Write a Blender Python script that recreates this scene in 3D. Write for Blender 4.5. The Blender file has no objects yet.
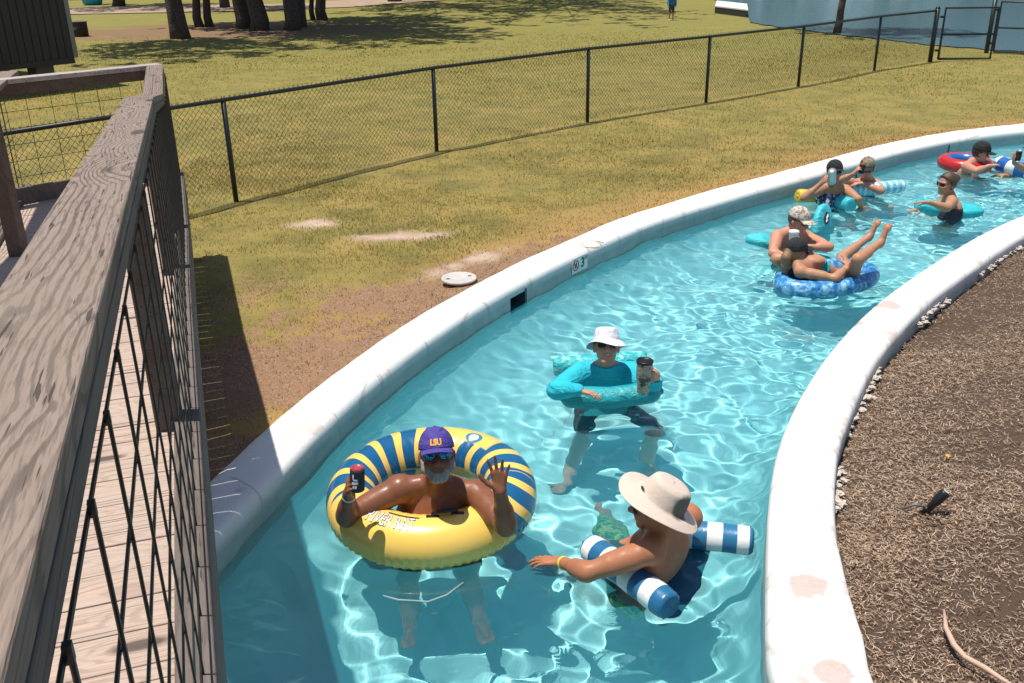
import bpy, bmesh, math, random
import numpy as np
from mathutils import Vector, Matrix
from mathutils.geometry import delaunay_2d_cdt
random.seed(7)
RNG = np.random.default_rng(11)
sc = bpy.context.scene
COL = sc.collection
R = math.radians

# ------------------------------------------------------------------ camera
F_PX, CX, CY, CAMH = 937.0, 512.0, 341.5, 2.77
_g = Vector((33, -2217, -F_PX)).normalized()
_up = -_g
_fw = Vector((0, 0, -1))
_Y = (_fw - _up * _fw.dot(_up)).normalized()
_X = _Y.cross(_up)
ROT = Matrix((_X, _Y, _up))            # world = ROT @ camera
CAM = Vector((0, 0, CAMH))
cam_d = bpy.data.cameras.new('camera')
cam = bpy.data.objects.new('camera', cam_d)
COL.objects.link(cam)
cam.matrix_world = Matrix.Translation(CAM) @ ROT.to_4x4()
cam_d.sensor_width = 36
cam_d.lens = F_PX / 1024 * 36
cam_d.clip_start = 0.02
cam_d.clip_end = 2000
sc.camera = cam

def P(px, py, z):
    """point of the photograph met with the level z (survey of the place)"""
    d = ROT @ Vector((px - CX, CY - py, -F_PX))
    return CAM + d * ((z - CAMH) / d.z)

# ------------------------------------------------------------------ helpers
def tag(o, label=None, cat=None, group=None, kind=None):
    if label: o['label'] = label
    if cat: o['category'] = cat
    if group: o['group'] = group
    if kind: o['kind'] = kind
    return o

def thing(name, label, cat, loc=(0, 0, 0), rz=0, group=None):
    o = bpy.data.objects.new(name, None)
    o.empty_display_size = .1
    COL.objects.link(o)
    o.location = loc
    o.rotation_euler = (0, 0, rz)
    return tag(o, label, cat, group)

def pmat(o):
    M = Matrix.Translation(o.location) @ o.rotation_euler.to_matrix().to_4x4()
    return M

class MB:
    def __init__(s): s.v = []; s.f = []; s.uv = None
    def add(s, vs, fs):
        n = len(s.v); s.v.extend([tuple(v) for v in vs]); s.f.extend([tuple(i + n for i in f) for f in fs]); return s
    def box(s, c, d, M=None):
        x, y, z = d[0] / 2, d[1] / 2, d[2] / 2
        vs = [Vector((a * x, b * y, e * z)) for e in (-1, 1) for b in (-1, 1) for a in (-1, 1)]
        if M is not None: vs = [M @ v for v in vs]
        c = Vector(c)
        return s.add([v + c for v in vs], [(0, 2, 3, 1), (4, 5, 7, 6), (0, 1, 5, 4), (2, 6, 7, 3), (0, 4, 6, 2), (1, 3, 7, 5)])
    def hexa(s, a, b):
        """a, b: the two end quads"""
        return s.add(list(a) + list(b), [(3, 2, 1, 0), (4, 5, 6, 7), (0, 1, 5, 4), (1, 2, 6, 5), (2, 3, 7, 6), (3, 0, 4, 7)])
    def beam(s, p, q, w, h, side, upv):
        p, q = Vector(p), Vector(q); a = side * (w / 2); b = upv * (h / 2)
        return s.hexa([p - a - b, p + a - b, p + a + b, p - a + b], [q - a - b, q + a - b, q + a + b, q - a + b])
    def tube(s, pts, r, n=8, caps=True, closed=False):
        pts = [Vector(p) for p in pts]; k = len(pts)
        rs = r if isinstance(r, (list, tuple)) else [r] * k
        up = None; vs = []
        for i, p in enumerate(pts):
            if closed: t = pts[(i + 1) % k] - pts[i - 1]
            else: t = pts[min(i + 1, k - 1)] - pts[max(i - 1, 0)]
            t.normalize()
            if up is None: up = Vector((0, 0, 1)) if abs(t.z) < .9 else Vector((1, 0, 0))
            a = t.cross(up).normalized(); b = a.cross(t).normalized(); up = b
            for j in range(n):
                w = 2 * math.pi * j / n
                vs.append(p + (a * math.cos(w) + b * math.sin(w)) * rs[i])
        fs = []
        for i in range(k if closed else k - 1):
            for j in range(n):
                i2 = (i + 1) % k
                fs.append((i * n + j, i * n + (j + 1) % n, i2 * n + (j + 1) % n, i2 * n + j))
        if caps and not closed:
            fs.append(tuple(range(n - 1, -1, -1))); fs.append(tuple((k - 1) * n + j for j in range(n)))
        return s.add(vs, fs)
    def lathe(s, prof, n=24, M=None):
        vs = []; fs = []
        for r, z in prof:
            for j in range(n):
                w = 2 * math.pi * j / n
                vs.append(Vector((r * math.cos(w), r * math.sin(w), z)))
        for i in range(len(prof) - 1):
            for j in range(n):
                fs.append((i * n + j, i * n + (j + 1) % n, (i + 1) * n + (j + 1) % n, (i + 1) * n + j))
        fs.append(tuple(range(n - 1, -1, -1))); fs.append(tuple((len(prof) - 1) * n + j for j in range(n)))
        if M is not None: vs = [M @ v for v in vs]
        return s.add(vs, fs)
    def build(s, name, mat, parent=None, smooth=False, world=True, bevel=0):
        me = bpy.data.meshes.new(name)
        me.from_pydata(s.v, [], s.f)
        me.validate()
        return link(name, me, mat, parent, smooth, world, bevel)

def link(name, me, mat, parent=None, smooth=False, world=True, bevel=0):
    if mat is not None:
        for m in (mat if isinstance(mat, (list, tuple)) else [mat]): me.materials.append(m)
    if smooth:
        me.polygons.foreach_set('use_smooth', [True] * len(me.polygons))
    o = bpy.data.objects.new(name, me)
    COL.objects.link(o)
    if parent is not None:
        o.parent = parent
        if world:
            r = parent; M = pmat(r)
            while r.parent is not None:
                r = r.parent; M = pmat(r) @ M if r.type == 'EMPTY' else M
            o.matrix_parent_inverse = (pmat(parent) if parent.type == 'EMPTY' else Matrix.Identity(4)).inverted()
    if bevel:
        b = o.modifiers.new('bevel', 'BEVEL'); b.width = bevel; b.segments = 2; b.limit_method = 'ANGLE'
    return o

def np_mesh(name, verts, faces, mat, parent=None, smooth=False):
    me = bpy.data.meshes.new(name)
    verts = np.asarray(verts, np.float32); faces = np.asarray(faces, np.int32); k = faces.shape[1]
    me.vertices.add(len(verts)); me.vertices.foreach_set('co', verts.ravel())
    me.loops.add(faces.size); me.loops.foreach_set('vertex_index', faces.ravel())
    me.polygons.add(len(faces)); me.polygons.foreach_set('loop_start', np.arange(0, faces.size, k, dtype=np.int32))
    me.update(calc_edges=True)
    return link(name, me, mat, parent, smooth)

# ------------------------------------------------------------------ materials
class NT:
    def __init__(s, name):
        s.m = bpy.data.materials.new(name); s.m.use_nodes = True
        s.t = s.m.node_tree; s.t.nodes.clear()
        s.out = s.t.nodes.new('ShaderNodeOutputMaterial')
    def n(s, typ, **kw):
        nd = s.t.nodes.new('ShaderNode' + typ)
        for k, v in kw.items():
            if k in nd.inputs: s.set(nd.inputs[k], v)
            else: setattr(nd, k, v)
        return nd
    def set(s, inp, v):
        if isinstance(v, bpy.types.NodeSocket): s.t.links.new(v, inp)
        else:
            if inp.type == 'RGBA' and len(v) == 3: v = (*v, 1)
            inp.default_value = v
    def coord(s, scale=(1, 1, 1), rot=(0, 0, 0), kind='Object'):
        tc = s.n('TexCoord')
        mp = s.n('Mapping', Vector=tc.outputs[kind], Scale=scale, Rotation=rot)
        return mp.outputs[0]
    def noise(s, co, scale, detail=4, rough=.55, dist=0):
        return s.n('TexNoise', Vector=co, Scale=scale, Detail=detail, Roughness=rough, Distortion=dist).outputs[0]
    def ramp(s, fac, stops, interp='LINEAR'):
        r = s.n('ValToRGB', Fac=fac); e = r.color_ramp; e.interpolation = interp
        while len(e.elements) < len(stops): e.elements.new(.5)
        for el, (p, c) in zip(e.elements, stops):
            el.position = p; el.color = (*c, 1) if not isinstance(c, (int, float)) else (c, c, c, 1)
        return r.outputs[0]
    def mix(s, fac, a, b, blend='MIX'):
        m = s.n('Mix', data_type='RGBA', blend_type=blend)
        s.set(m.inputs[0], fac); s.set(m.inputs[6], a); s.set(m.inputs[7], b)
        return m.outputs[2]
    def math(s, op, a, b=0.0, c=0.0):
        m = s.n('Math', operation=op)
        for i, v in enumerate((a, b, c)): s.set(m.inputs[i], v)
        return m.outputs[0]
    def bump(s, h, strength=.3, dist=.01, normal=None):
        b = s.n('Bump', Height=h, Strength=strength, Distance=dist)
        if normal is not None: s.set(b.inputs['Normal'], normal)
        return b.outputs[0]
    def bsdf(s, col, rough=.6, normal=None, **kw):
        b = s.n('BsdfPrincipled')
        s.set(b.inputs['Base Color'], col); s.set(b.inputs['Roughness'], rough)
        if normal is not None: s.set(b.inputs['Normal'], normal)
        for k, v in kw.items(): s.set(b.inputs[k.replace('_', ' ')], v)
        s.t.links.new(b.outputs[0], s.out.inputs[0])
        return b

def plain(name, col, rough=.5, var=.12, scale=30, bump=0., **kw):
    t = NT(name); co = t.coord()
    n = t.noise(co, scale, 4)
    c = t.mix(n, tuple(x * (1 - var) for x in col), tuple(min(1, x * (1 + var)) for x in col))
    t.bsdf(c, rough, t.bump(n, bump, .004) if bump else None, **kw)
    return t.m

# ------------------------------------------------------------------ light and sky
SUN_DIR = Vector((.19, 0.0, -1)).normalized()
sun_d = bpy.data.lights.new('sun', 'SUN')
sun_d.energy = 4.6; sun_d.angle = R(.5); sun_d.color = (1, .94, .84)
sun = bpy.data.objects.new('sun', sun_d); COL.objects.link(sun)
sun.rotation_euler = SUN_DIR.to_track_quat('-Z', 'Y').to_euler()
sun.location = (-5, 0, 30)
try: sun_d.cycles.is_caustics_light = True
except Exception: pass
w = bpy.data.worlds.new('World'); sc.world = w; w.use_nodes = True
nt = w.node_tree; nt.nodes.clear()
sky = nt.nodes.new('ShaderNodeTexSky'); sky.sky_type = 'NISHITA'; sky.sun_disc = False
to_sun = -SUN_DIR
sky.sun_elevation = math.asin(to_sun.z); sky.sun_rotation = math.atan2(to_sun.x, to_sun.y)
bg = nt.nodes.new('ShaderNodeBackground'); bg.inputs[1].default_value = .092
wo = nt.nodes.new('ShaderNodeOutputWorld')
nt.links.new(sky.outputs[0], bg.inputs[0]); nt.links.new(bg.outputs[0], wo.inputs[0])
sc.view_settings.view_transform = 'Standard'; sc.view_settings.look = 'None'
sc.view_settings.exposure = 0.24; sc.view_settings.gamma = 1
sc.render.engine = 'CYCLES'
cy = sc.cycles
cy.use_denoising = True
cy.caustics_refractive = True; cy.caustics_reflective = False
cy.max_bounces = 10; cy.transmission_bounces = 8; cy.transparent_max_bounces = 12; cy.diffuse_bounces = 3; cy.glossy_bounces = 3
cy.sample_clamp_indirect = 6
WAVE_AMP = .54
# ------------------------------------------------------------------ the pool
Z_COP, Z_WAT, Z_FLOOR = .10, -.10, -1.0
def smooth_poly(pts, step, it=2):
    p = [Vector((a, b, 0)) for a, b in pts]
    for _ in range(it):                                  # Chaikin
        q = [p[0]]
        for a, b in zip(p, p[1:]): q += [a * .75 + b * .25, a * .25 + b * .75]
        q.append(p[-1]); p = q
    out = [p[0]]; acc = 0
    for a, b in zip(p, p[1:]):
        L = (b - a).length
        if L < 1e-9: continue
        t = step - acc
        while t <= L:
            out.append(a.lerp(b, t / L)); t += step
        acc = L - (t - step)
    return out
LI = [(-2.9, .2), (-2.3, 1.9), (-1.72, 3.2), (-1.40, 4.15), (-1.19, 4.95), (-.94, 5.68), (-.62, 6.41), (-.13, 7.31), (.35, 8.03), (.98, 8.88), (1.45, 9.46), (2.09, 10.07),
      (2.8, 10.71), (3.56, 11.34), (4.23, 11.9), (5.05, 12.62), (6.0, 13.35), (7.0, 13.95), (8.4, 14.5), (10.5, 14.9), (14, 15.2), (20, 15.2)]
RI = [(1.25, .2), (1.0, 1.6), (1.0, 2.9), (1.07, 3.22), (1.14, 3.49), (1.22, 3.8), (1.32, 4.15), (1.46, 4.58), (1.65, 5.03), (1.86, 5.44), (2.13, 5.91), (2.48, 6.44),
      (2.84, 6.93), (3.28, 7.46), (3.93, 8.18), (4.75, 9.03), (5.6, 9.75), (7, 10.6), (9, 11.3), (12, 11.7), (20, 11.9)]
li = smooth_poly(LI, .06); ri = smooth_poly(RI, .06)
def normals(line):
    ns = []
    for i in range(len(line)):
        t = (line[min(i + 1, len(line) - 1)] - line[max(i - 1, 0)]).normalized()
        ns.append(Vector((-t.y, t.x, 0)))
    return ns
def noise1(s, seed=0):
    return math.sin(s * 2.1 + seed) * .5 + math.sin(s * 5.3 + seed * 2.7) * .3 + math.sin(s * 11.7 + seed * 1.3) * .2

def m_coping(seams=(), spots=()):
    t = NT('white_painted_concrete'); co = t.coord()
    a = t.noise(co, 1.3, 5, .6); b = t.noise(co, 9, 6, .65); c = t.noise(co, 60, 3)
    base = t.mix(b, (.74, .735, .72), (.82, .815, .80))
    pat = t.ramp(t.noise(co, 2.6, 5, .5), [(.60, 0), (.64, 1)])          # worn paint
    worn = t.mix(c, (.52, .43, .39), (.66, .58, .54))
    col = t.mix(t.math('MULTIPLY', pat, .75), base, worn)
    ck = t.n('TexVoronoi', Vector=t.n('Mapping', Vector=co, Scale=(1, 1, .2)).outputs[0], Scale=1.1, feature='DISTANCE_TO_EDGE').outputs['Distance']
    ck = t.ramp(t.math('ADD', ck, t.math('MULTIPLY', t.math('SUBTRACT', b, .5), .06)), [(.004, .55), (.010, 0)]); col = t.mix(ck, col, (.42, .37, .34))
    speck = t.ramp(t.noise(co, 14, 4, .7), [(.66, 0), (.74, 1)])
    col = t.mix(t.math('MULTIPLY', speck, .35), col, (.40, .36, .33))
    run = t.n('Attribute', attribute_name='run').outputs['Fac']
    for s0, hw_ in seams:                                    # bare joint bands across the coping
        e = t.math('ADD', t.math('ABSOLUTE', t.math('SUBTRACT', run, s0)), t.math('MULTIPLY', t.math('SUBTRACT', b, .5), .05))
        bd = t.ramp(e, [(hw_, .62), (hw_ + .012, 0)])
        col = t.mix(bd, col, t.mix(c, (.60, .50, .45), (.72, .63, .58)))
        ln = t.ramp(t.math('ABSOLUTE', t.math('SUBTRACT', e, hw_)), [(.002, .5), (.006, 0)]); col = t.mix(ln, col, (.36, .30, .27))
    for (sx_, sy_), r_ in spots:                               # paint worn through to pinkish render
        dv = t.n('VectorMath', operation='DISTANCE'); t.set(dv.inputs[0], co); t.set(dv.inputs[1], (sx_, sy_, .1))
        e = t.math('ADD', dv.outputs['Value'], t.math('MULTIPLY', t.math('SUBTRACT', t.noise(co, 11, 5, .6), .5), r_ * 1.5))
        col = t.mix(t.ramp(e, [(r_, .9), (r_ + .008, 0)]), col, t.mix(c, (.42, .33, .30), (.54, .45, .41)))
    # grey-green grime low on the inner face
    geo = t.n('NewGeometry'); sep = t.n('SeparateXYZ', Vector=geo.outputs['Position'])
    low = t.n('MapRange', Value=sep.outputs[2]); low.inputs[1].default_value = .075; low.inputs[2].default_value = -.02
    gr = t.math('MULTIPLY', low.outputs[0], t.math('ADD', .55, t.math('MULTIPLY', b, .6)))
    col = t.mix(gr, col, t.mix(a, (.20, .27, .27), (.36, .43, .42)))
    t.bsdf(col, .75, t.bump(t.math('ADD', b, t.math('MULTIPLY', c, .4)), .25, .012))
    return t.m
def m_floor():
    t = NT('pool_plaster'); co = t.coord()
    a = t.noise(co, .8, 4); b = t.noise(co, 6, 5, .6)
    col = t.mix(a, (.36, .765, .80), (.44, .815, .84))
    col = t.mix(t.math('MULTIPLY', b, .3), col, (.58, .84, .86))
    t.bsdf(col, .8)
    return t.m
M_FLOOR = m_floor()

def receiver(o):
    try: o.cycles.is_caustics_receiver = True
    except Exception: pass
    return o

def coping(line, side, width, name, label, mat, skip=None):
    ns = normals(line); mb = MB(); rows = 0; n = len(line)
    prof = [(1.0, -.25), (1.0, -.06), (1.0, .045), (.96, .085), (.85, .102), (.6, .105), (.3, .104), (.14, .098), (.05, .08), (.0, .04), (.0, .0), (.0, -.03), (.0, -.08), (.0, -.2), (.0, -.24)]
    k = len(prof); skips = set()
    for i, p in enumerate(line):
        s = i * .06; w = width(s) * (1 + .022 * noise1(s * .8, side)); o = ns[i] * side
        for j, (f, z) in enumerate(prof):
            wob = .005 * noise1(s * 1.7 + j * .3, j * .2) if 0 < j < 10 else 0
            mb.v.append(tuple(p + o * (w * f + (wob if f > .5 else wob * .5)) + Vector((0, 0, z + wob * .5))))
    for i in range(n - 1):
        for j in range(k - 1):
            if skip and skip[0] <= i < skip[1] and 10 <= j < 13: continue
            a = (i * k + j, (i + 1) * k + j, (i + 1) * k + j + 1, i * k + j + 1)
            mb.f.append(a if side < 0 else a[::-1])
    root = thing(name, label, 'pool wall', tuple(line[40]))
    cp = receiver(mb.build('coping', mat, root, smooth=True)); at_ = cp.data.attributes.new('run', 'FLOAT', 'POINT'); at_.data.foreach_set('value', np.repeat(np.arange(n) * .06, k).astype(np.float32))
    wb = MB(); cove = [(0, -.24), (.05, -.40), (.14, -.58), (.28, -.75), (.46, -.88), (.68, -.965), (.95, Z_FLOOR + .004)]; kc = len(cove)
    for i, p in enumerate(line):
        for f, z in cove: wb.v.append(tuple(p - ns[i] * side * f * (1.0 if side > 0 else .55) + Vector((0, 0, z))))
    for i in range(n - 1):
        for j in range(kc - 1):
            a = (i * kc + j, (i + 1) * kc + j, (i + 1) * kc + j + 1, i * kc + j + 1)
            wb.f.append(a if side < 0 else a[::-1])
    receiver(wb.build('basin_side', M_FLOOR, root, smooth=True))
    return root, ns
def run_of(line, x, y): return .06 * min(range(len(line)), key=lambda i: (line[i] - Vector((x, y, 0))).length)
def wl(s): return .34 + .10 * min(1, max(0, (s - 8) / 8))
sk_c = min(range(len(li)), key=lambda i: (li[i] - Vector((-.03, 7.55, 0))).length)
wall_l, nl = coping(li, 1, wl, 'pool_wall', 'white curved pool wall with skimmer opening and depth tile beside the lawn', m_coping([(run_of(li, x, y), w_) for x, y, w_ in ((-.9, 5.8, .012), (1.9, 9.9, .015), (4.3, 12.0, .02))]), (sk_c - 1, sk_c + 3))
wall_r, nr = coping(ri, -1, lambda s: .335 + .07 * min(1, max(0, (3.75 - s) / .7)), 'pool_wall', 'white curved pool wall with worn patches edging the dead grass bed', m_coping([(run_of(ri, x, y), w_) for x, y, w_ in ((1.16, 3.55, .045), (1.72, 5.16, .05), (1.55, 4.78, .012), (3.0, 7.1, .03), (4.0, 8.25, .03))], [((P(808, 587, .1).x, P(808, 587, .1).y), .085), ((P(832, 674, .1).x, P(832, 674, .1).y), .07), ((P(888, 305, .1).x, P(888, 305, .1).y), .09), ((P(858, 322, .1).x, P(858, 322, .1).y), .05)]))
# skimmer recess
mb = MB(); a, b = li[sk_c - 1], li[sk_c + 3]; o = nl[sk_c] * .22
q = [Vector((a.x, a.y, 0)), Vector((b.x, b.y, 0)), Vector((b.x, b.y, -.2)), Vector((a.x, a.y, -.2))]
qq = [v + o for v in q]
mb.add(q + qq, [(0, 1, 5, 4), (2, 3, 7, 6), (1, 2, 6, 5), (3, 0, 4, 7), (4, 5, 6, 7)])
mb.build('skimmer_opening', plain('skimmer_plastic', (.05, .07, .08), .5), wall_l)
# floor
mb = MB(); n = 0
xs = [p - nl[i] * -.1 for i, p in enumerate(li)]
poly = [(p + nl[i] * .15) for i, p in enumerate(li)] + [(p - nr[i] * .15) for i, p in reversed(list(enumerate(ri)))]
def fill_poly(poly, z, inner=(), eps=1e-5):
    vs = [Vector((p[0], p[1])) for p in poly]; m = len(vs)
    es = [(i, (i + 1) % m) for i in range(m)]
    vs += [Vector((p[0], p[1])) for p in inner]
    r = delaunay_2d_cdt(vs, es, [], 1, eps)
    return [(v.x, v.y, z) for v in r[0]], [tuple(f) for f in r[2]]
fv, ff = fill_poly(poly[::4], Z_FLOOR)
receiver(tag(MB().add(fv, ff).build('pool_floor', M_FLOOR), kind='structure'))

# water: a rippled sheet, real waves in the mesh
def inside(px, py, poly):
    x = np.asarray(px); y = np.asarray(py); c = np.zeros(x.shape, bool); m = len(poly)
    for i in range(m):
        x1, y1 = poly[i][0], poly[i][1]; x2, y2 = poly[i - 1][0], poly[i - 1][1]
        if y1 == y2: continue
        t = ((y1 > y) != (y2 > y)) & (x < (x2 - x1) * (y - y1) / (y2 - y1) + x1)
        c ^= t
    return c
WAVES = []
for _ in range(60):
    lam = math.exp(RNG.uniform(math.log(.10), math.log(1.1)))
    th = RNG.uniform(0, 2 * math.pi) if RNG.random() < .6 else RNG.normal(.9, .6)
    k = 2 * math.pi / lam
    WAVES.append((k * math.cos(th), k * math.sin(th), RNG.uniform(0, 6.28), .046 / k * min(1, (lam / .17)) * WAVE_AMP))
def wave_z(x, y):
    x0, y0 = x, y
    x = x0 + .05 * np.sin(y0 * 2.3 + 1) + .04 * np.sin(y0 * 5.1 + x0 * 1.7); y = y0 + .05 * np.sin(x0 * 2.7) + .04 * np.sin(x0 * 4.7 - y0 * 2.2)
    z = np.zeros_like(x)
    for kx, ky, ph, a in WAVES: z += a * np.sin(kx * x + ky * y + ph)
    for cx_, cy_, r0, am in ((-.455, 4.41, .56, .0062), (.66, 5.75, .34, .0048), (.62, 3.72, .36, .0062), (2.8, 8.0, .5, .0048), (2.95, 8.95, .3, .0048), (3.8, 10.8, .3, .0048), (4.35, 11.4, .3, .0048), (4.9, 10.2, .3, .0048)):
        r_ = np.hypot(x0 - cx_, y0 - cy_); z += am * np.sin((r_ - r0) * 34 + 2 * np.sin(3 * np.arctan2(y0 - cy_, x0 - cx_))) * np.exp(-np.abs(r_ - r0) / .28)
    return z * (.75 + .35 * np.sin(x0 * .9 + 2) * np.sin(y0 * .7 + .5))
def water_grid(x0, x1, y0, y1, st, keep):
    nx = int(round((x1 - x0) / st)) + 1; ny = int(round((y1 - y0) / st)) + 1
    X, Y = np.meshgrid(x0 + np.arange(nx) * st, y0 + np.arange(ny) * st)
    Z = wave_z(X, Y) + Z_WAT
    idx = np.arange(nx * ny).reshape(ny, nx)
    q = np.stack([idx[:-1, :-1], idx[:-1, 1:], idx[1:, 1:], idx[1:, :-1]], -1).reshape(-1, 4)
    cxm = (X[:-1, :-1] + st / 2).ravel(); cym = (Y[:-1, :-1] + st / 2).ravel()
    ok = inside(cxm, cym, keep)
    q = q[ok]; used, inv = np.unique(q, return_inverse=True)
    V = np.stack([X.ravel(), Y.ravel(), Z.ravel()], -1)[used]
    return V, inv.reshape(-1, 4)
wpoly = [(p + nl[i] * .12) for i, p in enumerate(li)] + [(p - nr[i] * .12) for i, p in reversed(list(enumerate(ri)))]
def m_water():
    t = NT('pool_water'); co = t.coord()
    b = t.bump(t.noise(co, 16, 3), .06, .01)
    g = t.n('BsdfRefraction', Color=(.85, .975, .985), Roughness=0.0, IOR=1.333)
    gl = t.n('BsdfGlossy', Color=(1, 1, 1), Roughness=.02)
    t.set(gl.inputs['Normal'], b)
    fr = t.n('Fresnel', IOR=1.333)
    df = t.n('BsdfDiffuse', Color=(.07, .60, .78)); mk = t.n('MixShader'); t.set(mk.inputs[0], .125)      # slightly milky water
    t.t.links.new(g.outputs[0], mk.inputs[1]); t.t.links.new(df.outputs[0], mk.inputs[2])
    m = t.n('MixShader'); t.set(m.inputs[0], fr.outputs[0])
    t.t.links.new(mk.outputs[0], m.inputs[1]); t.t.links.new(gl.outputs[0], m.inputs[2])
    t.t.links.new(m.outputs[0], t.out.inputs[0])
    return t.m
V1, Q1 = water_grid(-3.6, 20.1, 0.0, 16.2, .022, wpoly)
water = tag(np_mesh('water', V1, Q1, m_water(), smooth=True), kind='structure')
try: water.cycles.is_caustics_caster = True
except Exception as e: print('no mnee', e)
# ------------------------------------------------------------------ lawn, bed, lake
lo_line = [p + nl[i] * (wl(i * .06) - .03) for i, p in enumerate(li)]
ro_line = [p - nr[i] * .305 for i, p in enumerate(ri)]
LO_A = np.array([(p.x, p.y) for p in lo_line[::3]]); RO_A = np.array([(p.x, p.y) for p in ro_line[::3]])
def dist_to(A, x, y):
    x = np.asarray(x, float).ravel(); y = np.asarray(y, float).ravel(); out = np.empty(len(x))
    for i in range(0, len(x), 4000):
        d = (x[i:i + 4000, None] - A[None, :, 0]) ** 2 + (y[i:i + 4000, None] - A[None, :, 1]) ** 2
        out[i:i + 4000] = np.sqrt(d.min(1))
    return out
def vnoise(x, y, seed=0):
    z = 0
    for k in range(6):
        r = np.random.default_rng(seed * 31 + k); a = r.uniform(0, 6.28, 3); f = 1.0 * 1.75 ** k
        z = z + np.sin(x * f * math.cos(a[0]) + y * f * math.sin(a[0]) + a[1] + 1.3 * np.sin(y * f * .8 + a[2])) / 1.45 ** k
    return z / 2.2
def sst(a, b, x):
    t = np.clip((x - a) / (b - a), 0, 1); return t * t * (3 - 2 * t)
BARE = [(P(400, 237, 0), .75, .16, .15), (P(315, 225, 0), .30, .16, 0), (P(470, 262, 0), .55, .10, .8), (P(250, 420, 0), .5, .4, 0)]
def dirt_at(x, y):
    """0 = turf, 1 = bare brown soil; second value = pale sand"""
    x = np.asarray(x, float); y = np.asarray(y, float)
    d = dist_to(LO_A, x, y)
    near = 1 - sst(7.2, 10.5, y)
    wdt = .25 + 2.5 * near
    n = vnoise(x, y, 3); n2 = vnoise(x * 2.3, y * 2.3, 5)
    soil = (1 - sst(.15 * wdt, wdt, d + .28 * n)) * (.55 + .45 * near)
    soil = np.clip(soil * .80 + .62 * near * n2 * (d < 3.6) + .12 * n, 0, 1)
    band = sst(1.3, 1.7, d) * (1 - sst(2.3, 2.7, d)) * near * np.clip(.4 + n, 0, 1)
    soil = np.clip(np.maximum(soil, .55 * band), 0, 1)
    sand = np.zeros_like(soil)
    for c, a, b, ang in BARE[:3]:
        ca, sa = math.cos(ang), math.sin(ang); u = (x - c.x) * ca + (y - c.y) * sa; v = -(x - c.x) * sa + (y - c.y) * ca
        r = np.sqrt((u / a) ** 2 + (v / b) ** 2) + .25 * n2
        sand = np.maximum(sand, 1 - sst(.6, 1.15, r))
    return np.clip(np.maximum(soil, sand), 0, 1), sand
def m_lawn():
    t = NT('lawn_ground'); co = t.coord()
    at = t.n('Attribute', attribute_name='soil').outputs['Fac']; sa = t.n('Attribute', attribute_name='sand').outputs['Fac']
    a = t.noise(co, .35, 4, .6); b = t.noise(co, 1.6, 5, .6); c = t.noise(co, 14, 5, .7); d = t.noise(co, 90, 3, .7)
    g = t.mix(a, (.185, .158, .034), (.31, .235, .06))
    g = t.mix(t.ramp(b, [(.42, 0), (.60, .85)]), g, (.115, .105, .025))
    g = t.mix(t.ramp(t.noise(co, .9, 4, .6), [(.5, 0), (.72, .75)]), g, (.39, .26, .08))
    g = t.mix(t.math('MULTIPLY', c, .55), g, t.mix(d, (.15, .125, .024), (.40, .31, .10)))
    s = t.mix(c, (.17, .09, .048), (.46, .28, .165)); s = t.mix(t.math('MULTIPLY', t.ramp(d, [(.45, 0), (.7, 1)]), .7), s, (.10, .055, .035))
    at2 = t.ramp(t.math('ADD', at, t.math('MULTIPLY', t.math('SUBTRACT', t.noise(co, 7, 6, .7), .5), 1.5)), [(.38, 0), (.62, 1)])
    gy = t.n('SeparateXYZ', Vector=co); far = t.n('MapRange', Value=gy.outputs[1]); far.inputs[1].default_value = 13; far.inputs[2].default_value = 30
    g = t.mix(t.math('MULTIPLY', far.outputs[0], .62), g, t.mix(b, (.14, .155, .028), (.25, .225, .048)))
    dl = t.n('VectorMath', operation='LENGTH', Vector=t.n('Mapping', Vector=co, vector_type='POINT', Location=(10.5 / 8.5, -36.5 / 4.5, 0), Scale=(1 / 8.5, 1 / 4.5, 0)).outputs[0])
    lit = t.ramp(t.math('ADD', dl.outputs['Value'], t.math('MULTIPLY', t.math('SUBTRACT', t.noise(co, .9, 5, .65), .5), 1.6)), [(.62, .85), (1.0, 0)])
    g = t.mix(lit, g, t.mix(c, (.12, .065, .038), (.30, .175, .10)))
    dry = t.n('Attribute', attribute_name='dry').outputs['Fac']
    g = t.mix(t.math('MULTIPLY', dry, .75), g, t.mix(c, (.30, .17, .055), (.48, .29, .10)))
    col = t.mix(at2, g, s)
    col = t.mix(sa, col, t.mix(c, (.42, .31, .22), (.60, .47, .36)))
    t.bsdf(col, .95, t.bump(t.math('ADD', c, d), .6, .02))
    return t.m
M_LAWN = m_lawn()
def ground_sheet(name, line, corners, near_pts, mid_pts, fz, kind='structure'):
    poly = [(p.x, p.y) for p in line] + corners
    def keep(a):
        return a[inside(a[:, 0], a[:, 1], poly)]
    pts = np.concatenate([keep(near_pts), keep(mid_pts)])
    vs = [Vector(p) for p in poly] + [Vector((float(a), float(b))) for a, b in pts]
    m = len(poly)
    r = delaunay_2d_cdt(vs, [(i, (i + 1) % m) for i in range(m)], [], 1, 1e-6)
    co = np.array([(v.x, v.y) for v in r[0]]); z = fz(co[:, 0], co[:, 1])
    me = bpy.data.meshes.new(name); me.from_pydata(np.column_stack([co, z]).tolist(), [], [tuple(f) for f in r[2]])
    return me, co
def jgrid(x0, x1, y0, y1, st):
    X, Y = np.meshgrid(np.arange(x0, x1, st), np.arange(y0, y1, st))
    a = np.stack([X.ravel(), Y.ravel()], -1); return a + RNG.uniform(-.3, .3, a.shape) * st
def lawn_z(x, y):
    d = dist_to(LO_A, x, y)
    near = (np.hypot(x, y) < 30)
    z = .018 * vnoise(x * .8, y * .8, 9) * near + .05 * (1 - sst(0, .6, d)) + .006 * vnoise(x * 5, y * 5, 2) * near
    return z
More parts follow.
